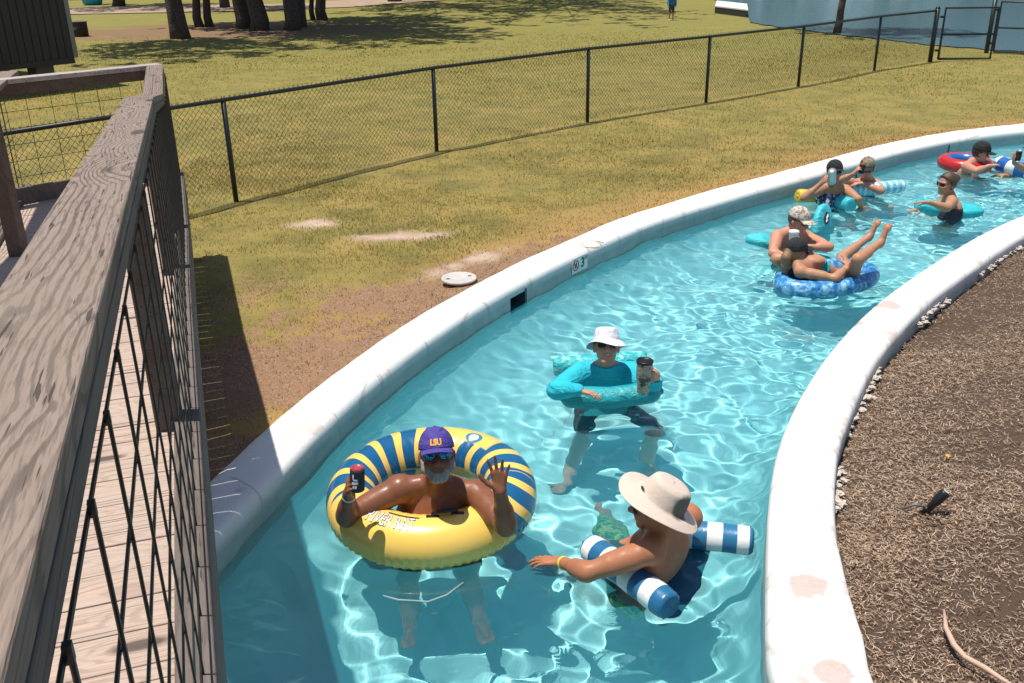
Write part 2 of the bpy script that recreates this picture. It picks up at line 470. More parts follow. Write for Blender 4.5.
me, co2 = ground_sheet('lawn', lo_line[::2], [(60, 15.2), (500, 15.2), (500, 700), (-500, 700), (-500, -30), (-3.3, -30)],
    jgrid(-5.5, 9, 2.5, 16, .16), np.concatenate([jgrid(-20, 20, 0, 45, 1.3), jgrid(-80, 80, 45, 140, 9)]), lawn_z)
lawn = tag(link('lawn', me, M_LAWN, smooth=True), kind='structure')
so, sa = dirt_at(co2[:, 0], co2[:, 1])
dry_ = 1 - sst(.15, 1.25, dist_to(LO_A, co2[:, 0], co2[:, 1]) + .35 * vnoise(co2[:, 0] * 1.4, co2[:, 1] * 1.4, 61))
for nme, val in (('soil', so), ('sand', sa), ('dry', dry_)):
    at = me.attributes.new(nme, 'FLOAT', 'POINT'); at.data.foreach_set('value', val.astype(np.float32))

def m_blade(name, stops, rough=.8, spread=.5):
    t = NT(name); co = t.coord(); r = t.n('NewGeometry').outputs['Random Per Island']
    big = t.noise(co, 1.1, 5, .65)
    f = t.math('ADD', t.math('MULTIPLY', r, spread), t.math('MULTIPLY', big, 1 - spread))
    b = t.bsdf(t.ramp(f, stops), rough)
    tr = t.n('BsdfTranslucent'); t.set(tr.inputs[0], t.ramp(f, stops)); ms = t.n('MixShader'); t.set(ms.inputs[0], .45)
    t.t.links.new(b.outputs[0], ms.inputs[1]); t.t.links.new(tr.outputs[0], ms.inputs[2]); t.t.links.new(ms.outputs[0], t.out.inputs[0])
    return t.m
def blades(name, x, y, z, h, wd, mat, lean=.6, flat=False):
    n = len(x); a = RNG.uniform(0, 2 * math.pi, n); b = RNG.uniform(0, 2 * math.pi, n)
    dx, dy = np.cos(a), np.sin(a); L = RNG.uniform(.1, lean, n) * h
    base = np.stack([x, y, z], -1)
    side = np.stack([-dy, dx, np.zeros(n)], -1) * (wd / 2)[:, None]
    tip = base + np.stack([np.cos(b) * L, np.sin(b) * L, h], -1)
    if flat:
        along = np.stack([dx, dy, RNG.uniform(-.25, .25, n)], -1) * h[:, None]
        mid = base + along * .5 + np.stack([-dy, dx, np.ones(n) * .4], -1) * (RNG.uniform(-.18, .18, n) * h)[:, None]
        V = np.stack([base - side, base + side, mid + side, mid - side, base + along], 1).reshape(-1, 3)
        i = np.arange(n) * 5
        F = np.concatenate([np.stack([i, i + 1, i + 2], -1), np.stack([i, i + 2, i + 3], -1), np.stack([i + 3, i + 2, i + 4], -1)])
    else:
        V = np.stack([base - side, base + side, tip], 1).reshape(-1, 3)
        F = np.arange(n * 3).reshape(-1, 3)
    return tag(np_mesh(name, V, F, mat), kind='stuff')
lawn_poly = [(p.x, p.y) for p in lo_line] + [(20, 40), (-20, 40), (-20, 0)]
def scatter(n, x0, x1, y0, y1, poly):
    x = RNG.uniform(x0, x1, n); y = RNG.uniform(y0, y1, n); k = inside(x, y, poly); return x[k], y[k]
x, y = scatter(520000, -4.5, 9, 4, 17.5, lawn_poly)
so, sa = dirt_at(x, y); k = RNG.random(len(x)) < np.clip(1.05 - 1.0 * so + 1.0 * vnoise(x * 3.2, y * 3.2, 41) * so, .05, 1) * (1 - .97 * sa) * np.clip(.55 + .6 * vnoise(x * 1.7, y * 1.7, 21), .15, 1) * (1 - sst(10, 17.2, y)) * (.35 + .65 * sst(.15, 1.2, dist_to(LO_A, x, y))); x, y = x[k], y[k]
hh = RNG.uniform(.014, .040, len(x)) * (1 + .35 * vnoise(x * 1.3, y * 1.3, 8))
GR = [(.30, (.13, .125, .026)), (.42, (.255, .235, .048)), (.54, (.42, .325, .09)), (.68, (.62, .45, .18))]
M_GR = m_blade('grass_blades', GR, spread=.42)
lawn_gr = blades('grass', x, y, lawn_z(x, y) - .003, hh, .003 + .0005 * np.hypot(x, y), M_GR, 1.1)
x, y = scatter(170000, -14, 14, 10, 36, lawn_poly)
k = RNG.random(len(x)) < np.clip(.6 + .5 * vnoise(x * .9, y * .9, 22), .1, 1) * sst(10, 16, y) * (1 - sst(26, 36, y)); x, y = x[k], y[k]
blades('grass', x, y, np.zeros(len(x)), RNG.uniform(.02, .05, len(x)), .003 + .0006 * np.hypot(x, y), M_GR, 1.2)

x, y = scatter(60000, -3, 3, 3.5, 10, lawn_poly); so, sa = dirt_at(x, y)
k = (RNG.random(len(x)) < np.clip(so * 1.1 - .2, 0, .8)) & (dist_to(LO_A, x, y) > .02); x, y = x[k], y[k]
LITTER = (x, y)
x, y = scatter(240000, -3.2, 9, 3.5, 15, lawn_poly); so, sa = dirt_at(x, y); dr = 1 - sst(.1, 1.3, dist_to(LO_A, x, y))
k = (RNG.random(len(x)) < np.clip(np.maximum(so * 1.2 - .15, dr * .5), 0, .75) * np.clip(.5 + .8 * vnoise(x * 3, y * 3, 51), .1, 1) * (1 - sa)) & (dist_to(LO_A, x, y) > .03); x, y = x[k], y[k]
M_BG = m_blade('brown_grass_blades', [(.25, (.10, .06, .028)), (.45, (.26, .15, .07)), (.6, (.44, .27, .13)), (.8, (.62, .42, .23))], spread=.7)
blades('dry_grass', x, y, lawn_z(x, y) - .003, RNG.uniform(.010, .034, len(x)), .003 + .0005 * np.hypot(x, y), M_BG, 1.4)
# dead grass bed on the right
def m_bed():
    t = NT('dead_grass_soil'); co = t.coord()
    b = t.noise(co, 3, 5, .6); c = t.noise(co, 28, 5, .7); d = t.noise(co, 120, 3, .7)
    col = t.mix(t.math('ADD', t.math('MULTIPLY', b, .5), t.math('MULTIPLY', c, .5)), (.05, .031, .021), (.19, .12, .078))
    col = t.mix(t.math('MULTIPLY', d, .5), col, (.18, .115, .075))
    t.bsdf(col, .95, t.bump(t.math('ADD', c, d), .9, .03))
    return t.m
def bed_z(x, y): return -.045 - .07 * (1 - sst(.0, .11, dist_to(RO_A, x, y))) + .022 * vnoise(x * 1.5, y * 1.5, 13) + .01 * vnoise(x * 6, y * 6, 14) + .02 * sst(.1, 1.2, dist_to(RO_A, x, y))
BED_POLY_C = [(60, 11.9), (60, -30), (1.7, -30)]
me, _ = ground_sheet('dead_grass_bed', ro_line[::2], BED_POLY_C, jgrid(1, 9, 1, 11, .13), jgrid(9, 40, -5, 12, 1.5), bed_z)
tag(link('dead_grass_bed', me, m_bed(), smooth=True), kind='structure')
bed_poly = [(p.x, p.y) for p in ro_line] + BED_POLY_C
M_ST = m_blade('dead_grass', [(.2, (.11, .068, .045)), (.40, (.34, .225, .15)), (.60, (.62, .45, .32)), (.80, (.86, .70, .55))], spread=.75)
x, y = scatter(540000, 1.3, 6.3, 2.0, 9.5, bed_poly)
k = RNG.random(len(x)) < np.clip(.62 + .55 * vnoise(x * 2.6, y * 2.6, 33), .1, 1) * np.clip(1.35 - y * .09, .3, 1); x, y = x[k], y[k]
blades('dead_grass', x, y, bed_z(x, y) + RNG.uniform(0, .02, len(x)), RNG.uniform(.010, .048, len(x)), RNG.uniform(.0016, .0048, len(x)), M_ST, flat=True)
blades('dead_grass', LITTER[0], LITTER[1], lawn_z(*LITTER) + .002, RNG.uniform(.01, .035, len(LITTER[0])), RNG.uniform(.002, .004, len(LITTER[0])), M_ST, flat=True)

# lake and shore
lk = [P(px, py, 0) for px, py in ((752, 23), (775, 27.5), (805, 31), (839, 35.5), (880, 40), (932, 46), (985, 50), (1030, 53), (1100, 58))]
_r = random.Random(3); lk = [a.lerp(b, t_ / 7) + Vector((_r.uniform(-.12, .12), _r.uniform(-.15, .15), 0)) for a, b in zip(lk, lk[1:]) for t_ in range(7)] + [lk[-1]]
lk_xy = [(p.x, p.y) for p in lk] + [(60, 30), (140, 60), (120, 62), (40, 55.5), (24, 56), (13, 58), (10.8, 52), (10.6, 44)]
def m_lake():
    t = NT('lake_water'); co = t.coord()
    n1 = t.n('TexNoise', Vector=t.coord((1, 2.2, 1)), Scale=1.6, Detail=4).outputs[0]
    t.bsdf((.07, .14, .17), .24, t.bump(n1, .35, .06), IOR=1.333)
    return t.m
fv, ff = fill_poly(lk_xy, .03)
tag(MB().add(fv, ff).build('lake', m_lake()), kind='structure')
# sandy track far away
trk = [(-40, 47), (-22, 47.5), (-14, 48), (-8, 50), (-3, 56), (2, 66), (2, 71), (-6, 60), (-12, 54), (-22, 53), (-40, 52)]
t_ = NT('track_sand'); co_ = t_.coord(); t_.bsdf(t_.mix(t_.noise(co_, 1.2, 5), (.26, .18, .12), (.42, .31, .23)), .95)
fv, ff = fill_poly(trk, .035)
tag(MB().add(fv, ff).build('dirt_track', t_.m), kind='structure')
# ------------------------------------------------------------------ the wooden ramp
HV = Vector((-.3200, .9474, 0)).normalized(); NV = Vector((HV.y, -HV.x, 0)); ZV = Vector((0, 0, 1))
def W(s, l, z): return HV * s + NV * l + ZV * z
def zcap(s):
    if s <= 5.0: return 2.430 - .063 * s
    if s <= 7.3: return 2.115 - .124 * (s - 5.0)
    return 1.83
def zdeck(s): return zcap(s) - 1.03
def m_wood(name, light, dark, along=True, fine=1.0, knots=True, grey=(.17, .15, .135), gap=.55, xf=16.0):
    t = NT(name)
    tc = t.n('TexCoord')
    m1 = t.n('Mapping', Vector=tc.outputs['Object'], Rotation=(0, 0, math.atan2(-HV.x, HV.y) * -1))
    v = m1.outputs[0]
    if not along: v = t.n('Mapping', Vector=v, Rotation=(0, 0, R(90))).outputs[0]
    ri_ = t.n('NewGeometry').outputs['Random Per Island']
    off = t.n('CombineXYZ', X=t.math('MULTIPLY', ri_, 37.0), Y=t.math('MULTIPLY', ri_, 91.0), Z=t.math('MULTIPLY', ri_, 13.0)).outputs[0]
    va = t.n('VectorMath', operation='ADD'); t.set(va.inputs[0], v); t.set(va.inputs[1], off); v = va.outputs[0]
    low = t.n('Mapping', Vector=v, Scale=(7, 1.1, 7)).outputs[0]
    wob = t.noise(low, 1.0, 3, .5)
    sx = t.n('SeparateXYZ', Vector=v)
    u = t.math('ADD', t.math('MULTIPLY', sx.outputs[0], xf), t.math('ADD', t.math('MULTIPLY', wob, 3.2), t.math('MULTIPLY', sx.outputs[2], 9.0)))
    if knots:
        kv = t.n('TexVoronoi', Vector=t.n('Mapping', Vector=v, Scale=(7, 2.3, 1)).outputs[0], Scale=1.0)
        kd = kv.outputs['Distance']
        k = t.ramp(kd, [(0, 1), (.16, .85), (.62, 0)])
        u = t.math('ADD', u, t.math('MULTIPLY', k, 4.2))
    jit = t.noise(t.n('Mapping', Vector=v, Scale=(45, 2.2, 45)).outputs[0], 1.0, 4, .6); u = t.math('ADD', u, t.math('MULTIPLY', jit, 1.3))
    ring = t.math('SINE', t.math('MULTIPLY', u, 6.283 * fine))
    ring = t.ramp(ring, [(0, 0), (.45, .08), (.80, .9), (1, 1)])
    fib = t.noise(t.n('Mapping', Vector=v, Scale=(170, 4, 170)).outputs[0], 1.0, 4, .65)
    big = t.noise(t.n('Mapping', Vector=v, Scale=(6, 1.2, 6)).outputs[0], 1.0, 4, .6)
    msk = t.ramp(t.noise(t.n('Mapping', Vector=v, Scale=(26, 1.6, 26)).outputs[0], 1.0, 4, .6), [(.26, .22), (.52, 1)])
    c = t.mix(t.math('MULTIPLY', t.math('MULTIPLY', ring, msk), gap), light, dark)
    c = t.mix(t.math('MULTIPLY', t.ramp(fib, [(.35, 0), (.7, 1)]), .5), c, t.mix(.5, dark, light))
    c = t.mix(t.math('MULTIPLY', t.ramp(t.noise(t.n('Mapping', Vector=v, Scale=(260, 2.2, 260)).outputs[0], 1.0, 3, .6), [(.50, 0), (.62, 1)]), .5), c, dark)
    c = t.mix(t.math('MULTIPLY', t.ramp(big, [(.4, 0), (.7, 1)]), .55), c, grey)
    if knots:
        c = t.mix(t.ramp(kd, [(.13, .85), (.20, 0)]), c, (.05, .038, .03))
    crack = t.ramp(t.noise(t.n('Mapping', Vector=v, Scale=(120, .55, 120)).outputs[0], 1.0, 2, .45), [(.655, 0), (.675, 1)])
    c = t.mix(t.math('MULTIPLY', crack, .85), c, (.035, .027, .022))
    hgt = t.math('SUBTRACT', t.math('MULTIPLY', fib, .5), t.math('ADD', t.math('MULTIPLY', crack, 1.0), t.math('MULTIPLY', ring, .35)))
    t.bsdf(c, .85, t.bump(hgt, .55, .004))
    return t.m
M_CAP = m_wood('weathered_rail_wood', (.275, .212, .172), (.058, .042, .034), fine=1.0, gap=.85, xf=62.0, grey=(.24, .19, .155))
M_BEAM = m_wood('weathered_beam_wood', (.16, .13, .11), (.07, .055, .048), knots=False)
M_BOARD = m_wood('pale_deck_wood', (.50, .385, .315), (.27, .185, .14), along=False, fine=1.2, grey=(.42, .34, .29), gap=.6)
M_POST = m_wood('post_wood', (.13, .085, .065), (.06, .04, .032), knots=False)
M_WIRE = plain('black_wire', (.012, .016, .017), .45, .2)
M_STEEL = plain('galvanised', (.35, .37, .38), .4, .1)
S0, S1, S2, S3 = -2.6, 5.0, 7.3, 9.35
ramp = thing('wooden_ramp', 'weathered wooden ramp with cap rail and black wire panels along the left', 'ramp', tuple(W(3, -.7, 0)))
def run(l0, l1, t0, t1, top=True, dz=0, th=.038, ds=.25, gaps=None):
    pass
def strip(mb, l, w, off, th, s_list):
    """a plank following the rail profile: lateral centre l, top = zcap + off"""
    for a, b in zip(s_list, s_list[1:]):
        za, zb = zcap(a) + off, zcap(b) + off
        e = .0015
        A = [W(a + e, l - w / 2, za - th), W(a + e, l + w / 2, za - th), W(a + e, l + w / 2, za), W(a + e, l - w / 2, za)]
        B = [W(b - e, l - w / 2, zb - th), W(b - e, l + w / 2, zb - th), W(b - e, l + w / 2, zb), W(b - e, l - w / 2, zb)]
        mb.hexa(A, B)
RAILX = [S0, S1, S2, S3]
for L_, sgn in ((-.21, 1), (-1.40, -1)):
    m = MB(); strip(m, L_, .14, 0, .038, RAILX); m.build('cap_rail', M_CAP, ramp, bevel=.004)
    m = MB(); strip(m, L_ + .0255 * sgn, .089, -.0395, .038, RAILX); m.build('sub_rail', M_BEAM, ramp, bevel=.003)
    m = MB(); strip(m, L_ + .062 * sgn, .089, -1.028 + .038, .038, RAILX); m.build('bottom_rail', M_BEAM, ramp, bevel=.003)
    m = MB(); strip(m, L_ + .088 * sgn, .038, -1.030, .215, RAILX); m.build('rim_joist', M_BEAM, ramp, bevel=.003)
    for s in (-1.5, 3.23, 5.66, 7.36, 9.25):
        if sgn < 0 and s > 7.2: continue
        m = MB(); c = W(s, L_ - .002 * sgn, 0); z1 = zcap(s) - .079
        Mz = Matrix((HV, NV, ZV)).transposed()
        m.box((c.x, c.y, (z1 - .3) / 2 + 0), (.089, .089, z1 + .3), Mz)
        m.build('post', M_POST, ramp, bevel=.003)
    # wire panel
    m = MB(); lw = L_ + .0725 * sgn
    for k, dz in enumerate((.088, .25, .405, .56, .715, .87, .985)):
        for a, b in zip(RAILX, RAILX[1:]):
            m.tube([W(a, lw, zcap(a) - dz), W(b, lw, zcap(b) - dz)], .0026, 6)
    s = S0 + .1
    while s < S3:
        m.tube([W(s, lw + .005 * sgn, zcap(s) - .08), W(s, lw + .005 * sgn, zcap(s) - .99)], .0026, 6)
        s += .222
    m.build('wire_panel', M_WIRE, ramp)
    if sgn > 0:
        m = MB(); s = S0 + .1
        while s < S3:
            c = W(s, lw + .004, zcap(s) - .084); m = MB(); m.box(c, (.008, .007, .016), Matrix((HV, NV, ZV)).transposed()); m.build('staple', M_WIRE, ramp); s += .222
# deck boards with gaps
m = MB(); s = S0; random.seed(4)
while s < S3 - .05:
    b = min(s + .1395, S3); ends = random.uniform(-.006, .006)
    if s < S2 < b: b = S2
    l0 = -1.45 if s < S2 else -4.2
    za, zb = zdeck(s), zdeck(b)
    l1 = -.146 + ends
    jz = random.uniform(-.0015, .0015)
    A = [W(s, l0, za - .034 + jz), W(s, l1, za - .034 + jz), W(s, l1, za + jz), W(s, l0, za + jz)]
    B = [W(b, l0, zb - .034 + jz), W(b, l1, zb - .034 + jz), W(b, l1, zb + jz), W(b, l0, zb + jz)]
    m.hexa(A, B); s = b + random.choice((.003, .0035, .004, .0065))
m.build('deck', M_BOARD, ramp, bevel=.003)
# stringers and far side of the landing
m = MB()
strip(m, -.78, .038, -1.03 - .036, .185, RAILX); m.build('stringer', M_BEAM, ramp)
def zl(s): return 1.83
fa, fb = W(9.32, -.26, 1.83), W(8.75, -1.40, 1.83); fdir = (fb - fa).normalized(); far_end = fa + fdir * 3.6
fside = Vector((-fdir.y, fdir.x, 0))
fs = fa - fdir * .10
m = MB(); m.beam(fs + ZV * -.019, far_end + ZV * -.019, .14, .038, fside, ZV); m.build('cap_rail', m_wood('pale_rail_wood', (.50, .44, .40), (.30, .25, .22), along=False), ramp, bevel=.004)
m = MB(); m.beam(fa + ZV * -.084, far_end + ZV * -.084, .038, .089, fside, ZV); m.build('sub_rail', M_POST, ramp, bevel=.003)
m = MB(); m.beam(fa + ZV * (.87 - 1.83), far_end + ZV * (.87 - 1.83), .038, .14, fside, ZV); m.build('bottom_rail', M_BEAM, ramp, bevel=.003)
m = MB()
for k in range(6):
    z = 1.83 - .13 - k * .135
    m.tube([fa + ZV * (z - 1.83), far_end + ZV * (z - 1.83)], .0026, 5)
L = .1
while L < 3.5:
    p = fa + fdir * L; m.tube([p + ZV * -.11, p + ZV * -.9], .0026, 5); L += .2
m.build('wire_panel', M_WIRE, ramp)
for L in (1.9, 3.5):
    p = fa + fdir * L; m = MB(); m.box((p.x, p.y, .75), (.089, .089, 2.06)); m.build('post', M_POST, ramp, bevel=.003)
p = W(7.0, -1.23, 0); m = MB(); m.box((p.x, p.y, .8), (.1, .1, 2.0)); m.build('post', M_POST, ramp, bevel=.003)
# ------------------------------------------------------------------ chain link fence and gate
M_PIPE = plain('black_vinyl_pipe', (.014, .020, .021), .4, .2)
FP = [(-5.43, 8.22), (-3.26, 10.95), (-1.06, 13.72), (1.33, 16.05), (3.70, 17.90), (5.98, 19.82), (8.41, 22.20), (10.34, 23.76)]
def chain_mesh(mb, a, b, z0, z1, pitch=.072, r=.0022):
    a, b = Vector((*a, 0)), Vector((*b, 0)); d = (b - a); Lh = d.length; d.normalize(); nrm = Vector((-d.y, d.x, 0)); H = z1 - z0
    n = int(Lh / pitch)
    for k in range(-int(H / pitch) - 1, n + 1):
        for sg in (1, -1):
            u0, u1 = k * pitch, k * pitch + H
            za, zb = (z0, z1) if sg > 0 else (z1, z0)
            if u0 < 0: za += (zb - za) * (-u0) / H; u0 = 0
            if u1 > Lh: zb = za + (zb - za) * (Lh - u0) / (u1 - u0); u1 = Lh
            if u1 - u0 < .02: continue
            p, q = a + d * u0, a + d * u1; p.z, q.z = za, zb
            t = (q - p).normalized(); w = t.cross(nrm).normalized()
            off = nrm * (.0015 * sg)
            vs = []
            for c in (p, q): vs += [c + off + w * r, c + off - w * r * .5 + nrm * r * .87, c + off - w * r * .5 - nrm * r * .87]
            mb.add(vs, [(0, 1, 4, 3), (1, 2, 5, 4), (2, 0, 3, 5)])
fence = thing('chain_link_fence', 'long black chain link fence crossing the lawn behind the pool', 'fence', (*FP[2], 0))
for i, p in enumerate(FP):
    r = .03 if i < 7 else .055; m = MB()
    m.tube([(p[0], p[1], -.2), (p[0], p[1], 1.17 if i < 7 else 1.24)], r, 10)
    if i == 7: m.lathe([(.058, 0), (.05, .03), (.02, .05)], 10, Matrix.Translation((p[0], p[1], 1.24)))
    m.build('post', M_PIPE, fence, smooth=True)
m = MB(); m.tube([(p[0], p[1], 1.19) for p in FP], .024, 8); m.build('top_rail', M_PIPE, fence, smooth=True)
m = MB()
for a, b in zip(FP, FP[1:]): chain_mesh(m, a, b, .05, 1.238)
m.build('chain_mesh', M_PIPE, fence)
m = MB()                                                     # worn soil and dead grass collected along the line
vv = []
for a, b in zip(FP, FP[1:]):
    for k in range(24):
        t = k / 24; vv.append((a[0] + (b[0] - a[0]) * t, a[1] + (b[1] - a[1]) * t))
gA, gB = P(931, 61.5, 0), P(989.5, 61, 0)
def gate(name, a, b, label, z0, z1):
    g = thing(name, label, 'gate', (a.x, a.y, 0))
    m = MB(); d = (b - a).normalized()
    zs = (z0, (z0 + z1) / 2 - .02, z1)
    m.tube([(a.x, a.y, z0), (a.x, a.y, z1), (b.x, b.y, z1), (b.x, b.y, z0), (a.x, a.y, z0)], .03, 8)
    m.tube([(a.x, a.y, zs[1]), (b.x, b.y, zs[1])], .024, 8)
    m.build('gate_frame', M_PIPE, g)
    m = MB(); chain_mesh(m, (a.x, a.y), (b.x, b.y), z0, z1, r=.0019); m.build('chain_mesh', M_PIPE, g)
    for z in (z0 + .2, z1 - .2): m = MB(); m.box((a.x - d.x * .06, a.y - d.y * .06, z), (.09, .06, .05)); m.build('hinge', M_PIPE, g)
    return g
gd = (gB - gA).normalized()
gate('chain_gate', gA + gd * .16, gB, 'black chain link gate standing in front of the lake beside a thick post', .06, 1.24)
pA = P(986, 53.5, 0); pC = P(1060, 57, 0)
m = MB(); m.tube([(pA.x, pA.y, -.2), (pA.x, pA.y, 1.34)], .055, 10); m.lathe([(.058, 0), (.05, .03), (.02, .05)], 10, Matrix.Translation((pA.x, pA.y, 1.34)))
tag(m.build('gate_post', M_PIPE, smooth=True), 'thick black post between the two chain link gate leaves', 'post')
gd2 = (pC - pA).normalized()
gate('chain_gate', pA + gd2 * .16, pC, 'second black chain link gate leaf running out of the right edge', .06, 1.28)

# ------------------------------------------------------------------ trees
def m_bark():
    t = NT('pine_bark'); co = t.coord((1, 1, .28))
    v = t.n('TexVoronoi', Vector=co, Scale=22.0, feature='DISTANCE_TO_EDGE').outputs['Distance']; n = t.noise(co, 14, 4)
    c = t.mix(t.ramp(v, [(0, 0), (.12, 1)]), (.035, .027, .022), t.mix(n, (.075, .056, .045), (.14, .105, .085)))
    t.bsdf(c, .95, t.bump(v, .8, .05)); return t.m
M_BARK = m_bark()
M_LEAF = m_blade('pine_needles', [(.25, (.030, .050, .014)), (.5, (.055, .085, .022)), (.8, (.10, .125, .035))])
def tree(px, py, r, label, h=15, crown=None, group='pine trees at the far side of the lawn', name='pine_tree', lean=(0, 0), crown_r=3.0, crown_off=(0, 0), dens=900, seed=0):
    rg = np.random.default_rng(seed + 100)
    b = P(px, py, 0); root = thing(name, label, 'tree', (b.x, b.y, 0), group=group)
    m = MB(); pts, rs = [], []
    for k in range(13):
        f = k / 12; z = -.2 + f * h
        pts.append((b.x + lean[0] * f + .10 * math.sin(f * 5 + seed), b.y + lean[1] * f + .10 * math.cos(f * 4 + seed), z))
        rs.append(r * (1.28 if k == 0 else 1.0) * (1 - .72 * f))
    pts.insert(1, (b.x, b.y, .35)); rs.insert(1, r * 1.06)
    m.tube(pts, rs, 12)
    top = Vector(pts[-1]); V = []; F = []; nb = 16
    ox, oy = crown_off
    for k in range(nb):  # moves the out-of-view crown so its shadow lands on chosen grass
        f = .55 + .45 * k / nb; a = k * 2.4 + seed; ln = crown_r * (1.15 - .55 * (f - .55) / .45) * rg.uniform(.7, 1.1)
        i = int(f * 12); q = Vector(pts[min(i + 1, 13)])
        e = q + Vector((math.cos(a) * ln + ox, math.sin(a) * ln + oy, rg.uniform(.2, 1.2)))
        mid = q.lerp(e, .5) + Vector((0, 0, .25))
        m.tube([q, mid, e], [r * .16, r * .10, .015], 5)
        for c in range(int(dens * 1.8 / nb / 9) + 1):
            t = rg.uniform(.35, 1.05); cc = q.lerp(e, t) + Vector(rg.normal(0, .38, 3).tolist())
            for _ in range(9):
                d = rg.normal(0, 1, 3); d /= np.linalg.norm(d); s1 = rg.normal(0, 1, 3); s1 -= d * s1.dot(d); s1 /= np.linalg.norm(s1)
                c0 = np.array(cc) + rg.normal(0, .16, 3); l_, w_ = rg.uniform(.25, .50), rg.uniform(.07, .15)
                n0 = len(V); V += [c0 - s1 * w_, c0 + s1 * w_, c0 + d * l_ + s1 * w_ * .4, c0 + d * l_ - s1 * w_ * .4]; F.append((n0, n0 + 1, n0 + 2, n0 + 3))
    m.build('trunk', M_BARK, root, smooth=True)
    o = np_mesh('crown', np.array(V), np.array(F), M_LEAF); o.parent = root; o.matrix_parent_inverse = pmat(root).inverted()
    return root
TR = [(180, 38.5, .30, 'thick leaning pine trunk standing alone on the left of the pine row', 15, (-1.4, .3), 3.6, (.4, -4.6), 1500),
      (198, 27, .16, 'slim pine trunk just right of the lone thick pine', 14, (-.5, .2), 2.2, (0, 0), 500),
      (208.5, 26.5, .15, 'slim straight pine trunk, right one of the close slim pair', 14, (0, .3), 2.2, (.3, 0), 500),
      (245, 28, .30, 'stout pine trunk, left one of the two that touch at the base', 16, (-.6, .2), 3.2, (2, -3), 1100),
      (261, 30, .32, 'stout pine trunk, right one of the two that touch at the base', 16, (-.5, .2), 3.4, (3.2, -4.5), 1300),
      (294, 30, .28, 'dark stout pine trunk, foremost of the right hand cluster', 16, (.1, .3), 3.4, (2.5, -2.5), 1200),
      (301, 27, .22, 'dark pine trunk half hidden behind the foremost of the right cluster', 16, (0, .3), 2.6, (1, 1), 600),
      (312, 20, .10, 'thin pine trunk between two stouter ones in the right cluster', 13, (-.3, 0), 1.8, (0, 0), 400),
      (321, 20, .21, 'dark pine trunk, rightmost of the pine row', 15, (.3, 0), 3.0, (2, -1), 1000),
      (225, 8, .24, 'small distant pine trunk seen behind the row', 15, (0, 0), 3.0, (0, -2), 900)]
for i, (px, py, r, lab, h, ln, cr, co_, de) in enumerate(TR):
    tree(px, py, r, lab, h, lean=ln, crown_r=cr, crown_off=co_, dens=de, seed=i)
tree(838, 34, .115, 'single slender tree trunk on the lake shore behind the fence', 11, group=None, name='shore_tree', crown_r=2.2, dens=500, seed=31, lean=(.5, .2))
# tall trees behind, mostly out of view; crowns shifted to place lawn shade
for i, (px, py, r, cr, co_) in enumerate([(395, 2, .34, 4.6, (.5, -9)), (430, -4, .34, 4.8, (6.5, -11)), (520, -3, .34, 5.2, (.5, -17)), (470, -8, .3, 4.5, (2, -6)), (120, 6, .3, 4.6, (0, -2))]):
    tree(px, py, r, 'tall pine beyond the top edge with its crown shifted to shade the lawn', 15, crown_r=cr, crown_off=co_, dens=1700, seed=50 + i, group='pines rooted above the top edge')
# unseen wood on the other shore, added to darken the lake reflection
V, F = [], []; rg = np.random.default_rng(77)
for k in range(5200):
    u = rg.uniform(-30, 130); d_ = rg.uniform(0, 9); hmax = 9 + 3 * math.sin(u * .35) + 2 * math.sin(u * .9 + 1); z = hmax * rg.random() ** .8
    c0 = np.array([u, 62 + .02 * u + d_ + 2 * math.sin(u * .2), z + .3]); d = rg.normal(0, 1, 3); d /= np.linalg.norm(d); s1 = np.cross(d, rg.normal(0, 1, 3)); s1 /= np.linalg.norm(s1); a_ = rg.uniform(.5, 1.1)
    n0 = len(V); V += [c0 - s1 * a_ * .6, c0 + d * a_, c0 + s1 * a_ * .6, c0 - d * a_ * .8]; F.append((n0, n0 + 1, n0 + 2, n0 + 3))
tag(np_mesh('far_wood', np.array(V), np.array(F), M_LEAF), 'distant unseen wood added along the far shore to darken the lake', 'wood', kind='stuff')
# ------------------------------------------------------------------ raised cabin
cab_z = .62
ca = P(74, 57.5, cab_z); cb = P(0, 65, cab_z); cd = (cb - ca); cd.z = 0; cd.normalize(); cn = Vector((cd.y, -cd.x, 0))
if cn.y < 0: cn = -cn
cab = thing('cabin', 'dark grey boarded cabin raised on blocks at the top left', 'cabin', (ca.x, ca.y, 0))
def slab(mb, o, u, v, w, a, b, c): # o corner, along u a, v b, w c
    A = [o, o + v * b, o + v * b + w * c, o + w * c]; mb.hexa(A, [q + u * a for q in A])
m = MB(); n = 46
t = NT('dark_metal_siding'); co = t.coord(); nn = t.noise(co, 3, 4); t.bsdf(t.mix(nn, (.026, .027, .027), (.034, .035, .035)), .6); M_SID = t.m
o = Vector((ca.x, ca.y, cab_z))
for i in range(n):                                          # ribbed siding
    w_ = 8.0 / n; slab(m, o + cd * (i * w_ + .002), cd, cn, ZV, w_ - .022, .06, 3.0); slab(m, o + cd * (i * w_ + w_ - .02) + cn * .018, cd, cn, ZV, .02, .042, 3.0)
slab(m, o + cn * .062 + cd * .0, cd, cn, ZV, 8.0, 4.4, 2.99)
m.build('wall', M_SID, cab)
m = MB(); slab(m, o - cd * .10 - cn * .012, cd, cn, ZV, .1, .11, 3.0); m.build('corner_trim', plain('trim_grey', (.22, .23, .21), .6), cab)
m = MB(); slab(m, o - cn * .02 - ZV * .12, cd, cn, ZV, 8.0, .3, .118); m.build('skid_beam', plain('skid_wood', (.06, .05, .042), .9), cab)
m = MB(); q = o + ZV * 3.0
